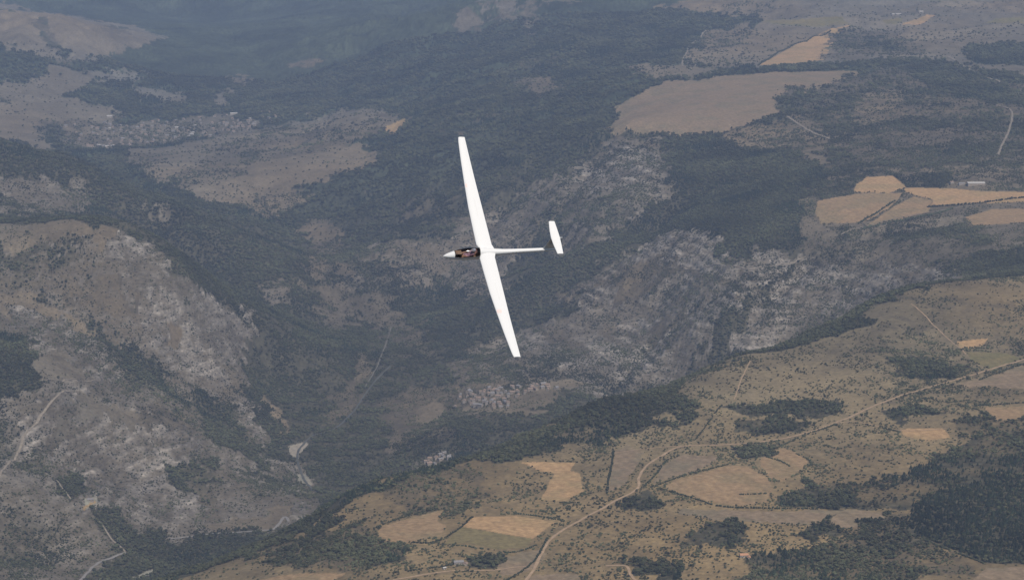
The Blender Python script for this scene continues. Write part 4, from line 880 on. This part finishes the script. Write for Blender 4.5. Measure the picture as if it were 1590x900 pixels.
full_house(170, 182, 'F', 26, 13, 6, 3, WALLS[2], ROOFS[3], .2, 'white building at the left end of the far village', chim=False)
full_house(163, 229, 'F', 34, 14, 6, 3, WALLS[2], ROOFS[3], .1, 'lone white building below the left end of the far village', chim=False)
full_house(140, 228, 'F', 30, 14, 6, 3, WALLS[0], ROOFS[0], .1, 'lone pale building left of the white one below the far village', chim=False)
full_house(363, 178, 'F', 34, 12, 6, 3, WALLS[2], ROOFS[3], .2, 'white building standing above the right end of the far village', chim=False)

# ------------------------------------------------------------------ the glider (x forward, y towards its left wing, z up; metres)
gel = mat('white_gelcoat', (.74, .75, .755), .22, spec=.5); gel.node_tree.nodes['Principled BSDF'].inputs['Coat Weight'].default_value = .3
cockm = mat('cockpit_lining', (.17, .12, .095), .8, .35, 6); darkm = mat('black_panel', (.05, .042, .038), .5); hoodm = mat('brown_panel', (.19, .135, .10), .7, .3, 9)
redm = mat('faded_red_mark', (.80, .64, .61), .4); greym = mat('grey_letters', (.16, .15, .15), .5); seam = mat('gap_tape', (.62, .61, .59), .5)
FS = [(0, .012, -.150), (.04, .05, -.148), (.12, .098, -.14), (.28, .165, -.125), (.45, .215, -.11), (.62, .25, -.09), (.80, .275, -.075), (1.0, .295, -.055), (1.2, .308, -.04), (1.4, .315, -.03), (1.6, .315, -.02), (1.8, .31, -.015), (2.0, .30, -.01), (2.2, .285, 0), (2.45, .26, .01), (2.7, .23, .02), (3.0, .19, .03), (3.4, .15, .04), (4.0, .128, .055), (4.8, .112, .075), (5.6, .098, .095), (6.1, .085, .11), (6.5, .068, .12), (6.72, .05, .125), (6.80, .02, .128)]
def fint(s): a = np.array(FS); return np.interp(s, a[:, 0], a[:, 1]) * np.interp(s, [2.6, 3.4], [.92, 1]), np.interp(s, a[:, 0], a[:, 2])
def hh(s):                                                    # heights above / below the axis over the half width
    up = np.interp(s, [0, .3, .62, .9, 1.2, 1.5, 2.0, 2.5, 3.0, 3.6, 7], [1.0, 1.0, 1.08, 1.25, 1.34, 1.33, 1.27, 1.2, 1.15, 1.05, 1.05]); return up, np.interp(s, [0, .6, 1.2, 2.2, 3.4, 7], [1.0, 1.1, 1.35, 1.35, 1.15, 1.1])
NS = 48
def ring(s, k=1.0):
    r, c = fint(s); up, dn = hh(s); out = []
    for i in range(NS):
        a = 2 * math.pi * i / NS; y = math.sin(a); z = math.cos(a); e = .92
        y = math.copysign(abs(y) ** e, y); z = math.copysign(abs(z) ** e, z); out.append((-s, r * k * y, c + r * k * z * (up if z > 0 else dn)))
    return out
SS = sorted(set([round(q, 3) for q in list(np.linspace(0, .62, 10)) + list(np.linspace(.62, 2.02, 22)) + list(np.linspace(2.02, 3.4, 16)) + list(np.linspace(3.4, 6.8, 22))]))
def is_canopy(s0, s1, i):
    a = 2 * math.pi * (i + .5) / NS; sm = (s0 + s1) / 2; lim = math.radians(np.interp(sm, [.62, .8, 1.8, 2.02], [72, 79, 79, 68])); a = min(a, 2 * math.pi - a); return s0 >= .615 and s1 <= 2.025 and a < lim
def skin(rings, keep, name, mats, smooth=True, cap=False):
    V = [p for r_ in rings for p in r_]; Fc = []
    for j in range(len(rings) - 1):
        for i in range(NS):
            if keep(j, i): Fc.append((j * NS + i, j * NS + (i + 1) % NS, (j + 1) * NS + (i + 1) % NS, (j + 1) * NS + i))
    used = sorted({i for f in Fc for i in f}); mp = {v: k for k, v in enumerate(used)}
    me = mesh_from(name, [V[i] for i in used], [tuple(mp[i] for i in f) for f in Fc], mats)
    if smooth: me.polygons.foreach_set('use_smooth', [True] * len(me.polygons))
    return me
glider = link(bpy.data.objects.new('glider', None)); tag(glider, 'white sailplane with long tapered wings and T tail, banked over the gorge', 'glider')
R_ = [ring(s) for s in SS]
part('fuselage', skin(R_, lambda j, i: not is_canopy(SS[j], SS[j + 1], i), 'fuselage', [gel]), glider)
CS = [s for s in SS if .6 < s < 2.03]; CR = [ring(s, 1.004) for s in CS]
gm = bpy.data.materials.new('canopy_glass'); gm.use_nodes = True; t_ = gm.node_tree; t_.nodes.remove(t_.nodes['Principled BSDF'])
tr_ = t_.nodes.new('ShaderNodeBsdfTransparent'); tr_.inputs[0].default_value = (.90, .87, .85, 1); gl_ = t_.nodes.new('ShaderNodeBsdfGlossy'); gl_.inputs['Roughness'].default_value = .13
fr_ = t_.nodes.new('ShaderNodeFresnel'); fr_.inputs[0].default_value = 1.5; mx_ = t_.nodes.new('ShaderNodeMixShader'); t_.links.new(fr_.outputs[0], mx_.inputs[0]); t_.links.new(tr_.outputs[0], mx_.inputs[1]); t_.links.new(gl_.outputs[0], mx_.inputs[2]); t_.links.new(mx_.outputs[0], t_.nodes['Material Output'].inputs[0])
canopy_o = part('canopy', skin(CR, lambda j, i: is_canopy(CS[j], CS[j + 1], i), 'canopy', [gm]), glider)
# canopy frame: a thin dark rail round the opening
V, Fc = [], []; NB = 6
loop = []
for s in CS: loop.append((s, math.radians(float(np.interp(s, [.62, .8, 1.8, 2.02], [75, 82.5, 82.5, 67.5])))))
def on_skin(s, a, k=1.0):
    r, c = fint(s); up, dn = hh(s); y = math.sin(a); z = math.cos(a); y = math.copysign(abs(y) ** .92, y); z = math.copysign(abs(z) ** .92, z); return Vector((-s, r * k * y, c + r * k * z * (up if z > 0 else dn)))
path = [on_skin(s, a) for s, a in loop] + [on_skin(2.02, a) for a in np.linspace(1.18, -1.18, 20)] + [on_skin(s, -a) for s, a in loop[::-1]] + [on_skin(.62, a) for a in np.linspace(-1.3, 1.3, 20)]
for k, p in enumerate(path):
    d = (path[(k + 1) % len(path)] - path[k - 1]).normalized(); t1 = d.orthogonal().normalized(); t2 = d.cross(t1)
    V += [tuple(p + (t1 * math.cos(q * 6.2832 / NB) + t2 * math.sin(q * 6.2832 / NB)) * .016) for q in range(NB)]
n_ = len(path)
for k in range(n_):
    for q in range(NB): Fc.append((k * NB + q, k * NB + (q + 1) % NB, ((k + 1) % n_) * NB + (q + 1) % NB, ((k + 1) % n_) * NB + q))
part('canopy_frame', mesh_from('canopy_frame', V, Fc, [darkm]), canopy_o)
# cockpit lining, panel and seat
tub = [[(x_, y_ * .95, z_ * .95) for x_, y_, z_ in ring(s)] for s in CS]
tubme = skin(tub, lambda j, i: not is_canopy(CS[j], CS[j + 1], i), 'cockpit_lining', [cockm]); part('cockpit_lining', tubme, glider)
def ring_disc(s, k, z1, name, m):
    pts = [p for p in ring(s, k) if p[2] < z1]; c = (-s, 0, sum(p[2] for p in pts) / len(pts)); pts.sort(key=lambda p: math.atan2(p[1], p[2] - c[2])); me = mesh_from(name, [c] + pts, [(0, i, i + 1) for i in range(1, len(pts))] + [(0, len(pts), 1)], [m]); return me
part('front_bulkhead', ring_disc(.64, .97, 9, 'front_bulkhead', cockm), glider); part('rear_bulkhead', ring_disc(2.0, .97, 9, 'rear_bulkhead', cockm), glider)
V, Fc, mi = join([(box(-1.0, -.93, -.17, .17, -.18, .13), 0), (box(-.96, -.66, -.14, .14, .10, .14), 0)]); pnl = part('instrument_panel', mesh_from('instrument_panel', V, Fc, [hoodm]), glider)
sv = [(-1.0, -.30), (-1.32, -.36), (-1.50, -.30), (-1.80, .08), (-1.86, .20)]; V = []; 
for x_, z_ in sv: z_ += .05; V += [(x_, -.13, z_), (x_, .13, z_), (x_ - .02, .13, z_ - .03), (x_ - .02, -.13, z_ - .03)]
Fc = []
for k in range(len(sv) - 1):
    for q in range(4): Fc.append((k * 4 + q, k * 4 + (q + 1) % 4, k * 4 + 4 + (q + 1) % 4, k * 4 + 4 + q))
part('seat', mesh_from('seat', V, Fc, [mat('seat_cloth', (.30, .17, .15), .9)]), glider)

def foil(n=14):
    xs = [(1 - math.cos(math.pi * i / n)) / 2 for i in range(n + 1)]; yt = lambda x_: 5 * .15 * (.2969 * math.sqrt(x_) - .126 * x_ - .3516 * x_ ** 2 + .2843 * x_ ** 3 - .1015 * x_ ** 4); cam_ = lambda x_: .03 * math.sin(math.pi * x_)
    return [(x_, cam_(x_) + yt(x_)) for x_ in xs[::-1]] + [(x_, cam_(x_) - yt(x_)) for x_ in xs[1:-1]]
FO_ = foil(); 
def lift_(name, stations, tfac=1.0, vertical=False):
    n = len(FO_); V = []; Fc = []
    for (p, le, te, z0) in stations:
        c = te - le
        for fx, fz in FO_:
            V.append((-(le + c * fx), p, z0 + fz * c * tfac) if not vertical else (-(le + c * fx), (fz - .03 * math.sin(math.pi * fx)) * c * tfac, p))
    for k in range(len(stations) - 1):
        for q in range(n): Fc.append((k * n + q, k * n + (q + 1) % n, (k + 1) * n + (q + 1) % n, (k + 1) * n + q))
    Fc.append(tuple(range(n))); Fc.append(tuple(range((len(stations) - 1) * n, len(stations) * n))[::-1])
    me = mesh_from(name, V, Fc, [gel]); me.polygons.foreach_set('use_smooth', [True] * (len(Fc) - 2) + [False, False]); return me
zw = lambda y: .14 + .062 * abs(y) + .0045 * y * y
def wing_le(y): return float(np.interp(abs(y), [0, 1.2, 2.9, 4.6, 6.2, 7.3, 7.5], [1.93, 1.945, 1.98, 2.08, 2.185, 2.28, 2.33])) - .016 * abs(y)
def wing_te(y): return float(np.interp(abs(y), [0, 1.2, 2.9, 4.6, 7.5], [2.83, 2.82, 2.79, 2.745, 2.70])) - .016 * abs(y)
WY = [.0, .15, .30, .45, .8, 1.4, 2.1, 2.9, 3.6, 4.4, 5.2, 6.0, 6.8, 7.2, 7.38, 7.46, 7.5]
for sg in (1, -1):
    st = []
    for y in WY:
        f = 1 + .9 * max(0, .45 - y) ** 1.0 * .35; le, te = wing_le(y), wing_te(y); k_ = 1 if y < 7.4 else 1 - (y - 7.4) * 2.5
        le = max(le, float(np.interp(y, [0, .18, .30, .42], [2.10, 2.10, 2.0, 1.9]))); st.append((sg * y * 1.018, le, te + (f - 1), zw(y)))
    me = lift_('wing', st, .95); wg = part('wing', me, glider)
    def strip(name, y0, y1, f0, f1, m, par, h_=.002):
        V, Fc = [], []; ys = np.linspace(y0, y1, max(2, int(abs(y1 - y0) * 4) + 2))
        for y in ys:
            le, te = wing_le(y), wing_te(y); c = te - le
            for ff in np.linspace(f0, f1, 4):
                zt = (5 * .15 * (.2969 * math.sqrt(ff) - .126 * ff - .3516 * ff ** 2 + .2843 * ff ** 3 - .1015 * ff ** 4) + .03 * math.sin(math.pi * ff)) * .95 * c; V.append((-(le + c * ff), sg * y * 1.018, zw(y) + zt * 1.012 + h_))
        for k in range(len(ys) - 1):
            for q in range(3): Fc.append((k * 4 + q, k * 4 + q + 1, k * 4 + 5 + q, k * 4 + 4 + q))
        return part(name, mesh_from(name, V, Fc, [m]), par)
    strip('aileron_gap', 4.4, 7.2, .79, .80, seam, wg); strip('airbrake', 2.3, 3.5, .52, .535, seam, wg)
    strip('red_mark', 4.18, 4.42, .05, .42 if sg > 0 else .2, redm, wg, .003)
fin = part('fin', lift_('fin', [(.08, 5.60, 6.50, 0), (.25, 5.72, 6.52, 0), (1.16, 5.99, 6.48, 0)], .75, True), glider)
V, Fc = [], []
rud = [(-.04, 6.50, 6.76), (.25, 6.52, 6.75), (1.16, 6.48, 6.66)]
for p, a_, b_ in rud: V += [(-a_, -.024, p), (-a_, .024, p), (-b_, .003, p), (-b_, -.003, p)]
for k in range(2):
    for q in range(4): Fc.append((k * 4 + q, k * 4 + (q + 1) % 4, k * 4 + 4 + (q + 1) % 4, k * 4 + 4 + q))
Fc += [(3, 2, 1, 0), (8, 9, 10, 11)]
part('rudder', mesh_from('rudder', V, Fc, [gel]), glider)
tp = part('tailplane', lift_('tailplane', [(sg_ * y, le, te, 1.18) for sg_, y, le, te in ((-1, 1.14, 6.10, 6.40), (-1, 1.10, 6.07, 6.42), (-1, .5, 5.985, 6.455), (-1, 0, 5.95, 6.475), (1, .5, 5.985, 6.455), (1, 1.10, 6.07, 6.42), (1, 1.14, 6.10, 6.40))], .75), glider)
# the blurred dark registration characters on the boom's side
for sg in (1, -1):
    V, Fc = [], []
    def cell(s0, s1, a0, a1):
        o = len(V); V.extend([tuple(on_skin(s, sg * a, 1.02)) for s, a in ((s0, a0), (s1, a0), (s1, a1), (s0, a1))]); Fc.append((o, o + 1, o + 2, o + 3))
    x0 = 3.72
    cell(x0, x0 + .10, 1.62, 1.72); x0 += .16
    for gch in range(4):
        for q in ((0, .035, 1.25, 2.0), (.115, .15, 1.25, 2.0), (.035, .115, 1.25, 1.40), (.035, .115, 1.85, 2.0)): cell(x0 + q[0], x0 + q[1], q[2], q[3])
        if gch % 2: cell(x0 + .035, x0 + .115, 1.56, 1.68)
        x0 += .205
    part('registration', mesh_from('registration', V, Fc, [greym]), glider)

# attitude measured from the photograph: nose, left wing and up directions in the camera's axes
CR3 = cam.rotation_euler.to_matrix()
Fv = Vector((-.955, -.042, .296)).normalized(); Wv = Vector((.208, -.805, .556)); Wv = (Wv - Fv * Wv.dot(Fv)).normalized(); Uv = Fv.cross(Wv)
Rg = CR3 @ Matrix((Fv, Wv, Uv)).transposed()
DG = FPX / 27.9
NOSE = Vector(((689 - 795) / FPX, -(395 - 450) / FPX, -1)) * (DG - 1.0)
glider.matrix_world = Matrix.Translation(cam.location + CR3 @ NOSE) @ Rg.to_4x4()

# ------------------------------------------------------------------ the pilot, lying back in the seat
def pilot():
    J = [((-1.45, 0, -.24), .14), ((-1.58, 0, -.06), .13), ((-1.68, 0, .08), .125), ((-1.71, 0, .16), .055), ((-1.69, 0, .235), .085), ((-1.68, 0, .31), .075)]
    E = [(0, 1), (1, 2), (2, 3), (3, 4), (4, 5)]
    for sg in (1, -1):
        b = len(J); J += [((-1.64, sg * .16, .08), .055), ((-1.44, sg * .215, -.06), .045), ((-1.20, sg * .13, -.05), .034), ((-1.12, sg * .10, -.04), .030)]; E += [(2, b), (b, b + 1), (b + 1, b + 2), (b + 2, b + 3)]
        for k, (dx, dy, dz, l) in enumerate(((.07, .03, .01, 1), (.08, .01, .012, 1), (.075, -.01, .01, 1), (.065, -.03, .005, 1), (.02, -.045, .03, 1))):
            q = len(J); J += [((-1.12 + dx, sg * (.10 + dy), -.04 + dz), .010), ((-1.12 + dx + .02, sg * (.10 + dy), -.04 + dz - .025), .008)]; E += [(b + 3, q), (q, q + 1)]
        b = len(J); J += [((-1.36, sg * .09, -.24), .09), ((-1.08, sg * .12, -.12), .065), ((-.82, sg * .08, -.24), .045), ((-.72, sg * .07, -.17), .035)]; E += [(0, b), (b, b + 1), (b + 1, b + 2), (b + 2, b + 3)]
    me = bpy.data.meshes.new('person'); me.from_pydata([j[0] for j in J], E, []); o = link(bpy.data.objects.new('person', me))
    md = o.modifiers.new('skin', 'SKIN'); sv_ = me.skin_vertices[0].data
    for k, j in enumerate(J): sv_[k].radius = (j[1], j[1])
    sv_[0].use_root = True; o.modifiers.new('sub', 'SUBSURF').levels = 2; o.modifiers['sub'].render_levels = 2
    m, t, b_ = new_mat('clothes_and_skin'); g_ = t.nodes.new('ShaderNodeTexCoord'); sp = t.nodes.new('ShaderNodeSeparateXYZ'); t.links.new(g_.outputs['Object'], sp.inputs[0])
    gt = t.nodes.new('ShaderNodeMath'); gt.operation = 'GREATER_THAN'; gt.inputs[1].default_value = .155; t.links.new(sp.outputs[2], gt.inputs[0]); lt = t.nodes.new('ShaderNodeMath'); lt.operation = 'LESS_THAN'; lt.inputs[1].default_value = -.17; t.links.new(sp.outputs[2], lt.inputs[0])
    hx = t.nodes.new('ShaderNodeMath'); hx.operation = 'GREATER_THAN'; hx.inputs[1].default_value = -1.36; t.links.new(sp.outputs[0], hx.inputs[0])
    hz = t.nodes.new('ShaderNodeMath'); hz.operation = 'GREATER_THAN'; hz.inputs[1].default_value = -.105; t.links.new(sp.outputs[2], hz.inputs[0]); hm_ = t.nodes.new('ShaderNodeMath'); hm_.operation = 'MULTIPLY'; t.links.new(hx.outputs[0], hm_.inputs[0]); t.links.new(hz.outputs[0], hm_.inputs[1])
    mx0 = t.nodes.new('ShaderNodeMath'); mx0.operation = 'MAXIMUM'; t.links.new(gt.outputs[0], mx0.inputs[0]); t.links.new(hm_.outputs[0], mx0.inputs[1])
    a1 = t.nodes.new('ShaderNodeMix'); a1.data_type = 'RGBA'; a1.inputs[6].default_value = (.33, .22, .30, 1); a1.inputs[7].default_value = (.05, .055, .08, 1); t.links.new(lt.outputs[0], a1.inputs[0])
    a2 = t.nodes.new('ShaderNodeMix'); a2.data_type = 'RGBA'; a2.inputs[7].default_value = (.45, .28, .21, 1); t.links.new(a1.outputs[2], a2.inputs[6]); t.links.new(mx0.outputs[0], a2.inputs[0]); t.links.new(a2.outputs[2], b_.inputs['Base Color']); b_.inputs['Roughness'].default_value = .8
    me.materials.append(m); tag(o, 'person in a muted purple shirt and grey hat lying back under the glider canopy', 'person'); o.matrix_world = glider.matrix_world.copy()
    # face: nose, ears, eyes, mouth as one child; white sun hat as another
    V, Fc, mi = [], [], []
    def bl(c, r, m_):
        bmx = bmesh.new(); bmesh.ops.create_icosphere(bmx, subdivisions=2, radius=1); o_ = len(V); V.extend([(c[0] + v.co.x * r[0], c[1] + v.co.y * r[1], c[2] + v.co.z * r[2]) for v in bmx.verts]); Fc.extend([tuple(o_ + v.index for v in f.verts) for f in bmx.faces]); mi.extend([m_] * len(bmx.faces)); bmx.free()
    bl((-1.600, 0, .262), (.016, .011, .020), 0); bl((-1.69, .084, .265), (.014, .010, .024), 0); bl((-1.69, -.084, .265), (.014, .010, .024), 0)
    for sg in (1, -1): bl((-1.614, sg * .030, .285), (.008, .012, .007), 1)
    bl((-1.612, 0, .222), (.007, .022, .006), 2)
    fm2 = mesh_from('face', V, Fc, [mat('skin', (.45, .28, .21), .6), darkm, mat('lips', (.35, .14, .12), .6)], mi); part('face', fm2, o)
    V, Fc, mi = [], [], []; bl((-1.69, 0, .335), (.098, .092, .062), 0); bl((-1.66, 0, .318), (.135, .115, .012), 0); part('sun_hat', mesh_from('sun_hat', V, Fc, [mat('blue_grey_cotton', (.22, .23, .28), .9)]), o)
pilot()

# ------------------------------------------------------------------ haze: one closed box of air round everything
zb = float(H.min()) - 1.0; R0 = 24000
V, Fc = box(-R0, R0, -3000, R0, zb, max(CAMZ + 25, float(H.max()) + 5)); hme = mesh_from('haze', V, Fc, [])
hz_ = bpy.data.materials.new('haze'); hz_.use_nodes = True; t = hz_.node_tree; t.nodes.remove(t.nodes['Principled BSDF']); pv = t.nodes.new('ShaderNodeVolumePrincipled')
pv.inputs['Color'].default_value = (*HAZE_COLOR, 1); pv.inputs['Density'].default_value = HAZE_DENSITY; pv.inputs['Anisotropy'].default_value = .0
t.links.new(pv.outputs[0], t.nodes['Material Output'].inputs['Volume']); hme.materials.append(hz_)
ho = link(bpy.data.objects.new('haze', hme)); tag(ho, 'thin blue summer haze filling the gorge and the distance', kind='stuff')
print('TOP', float(H.max()), 'LOW', zb)
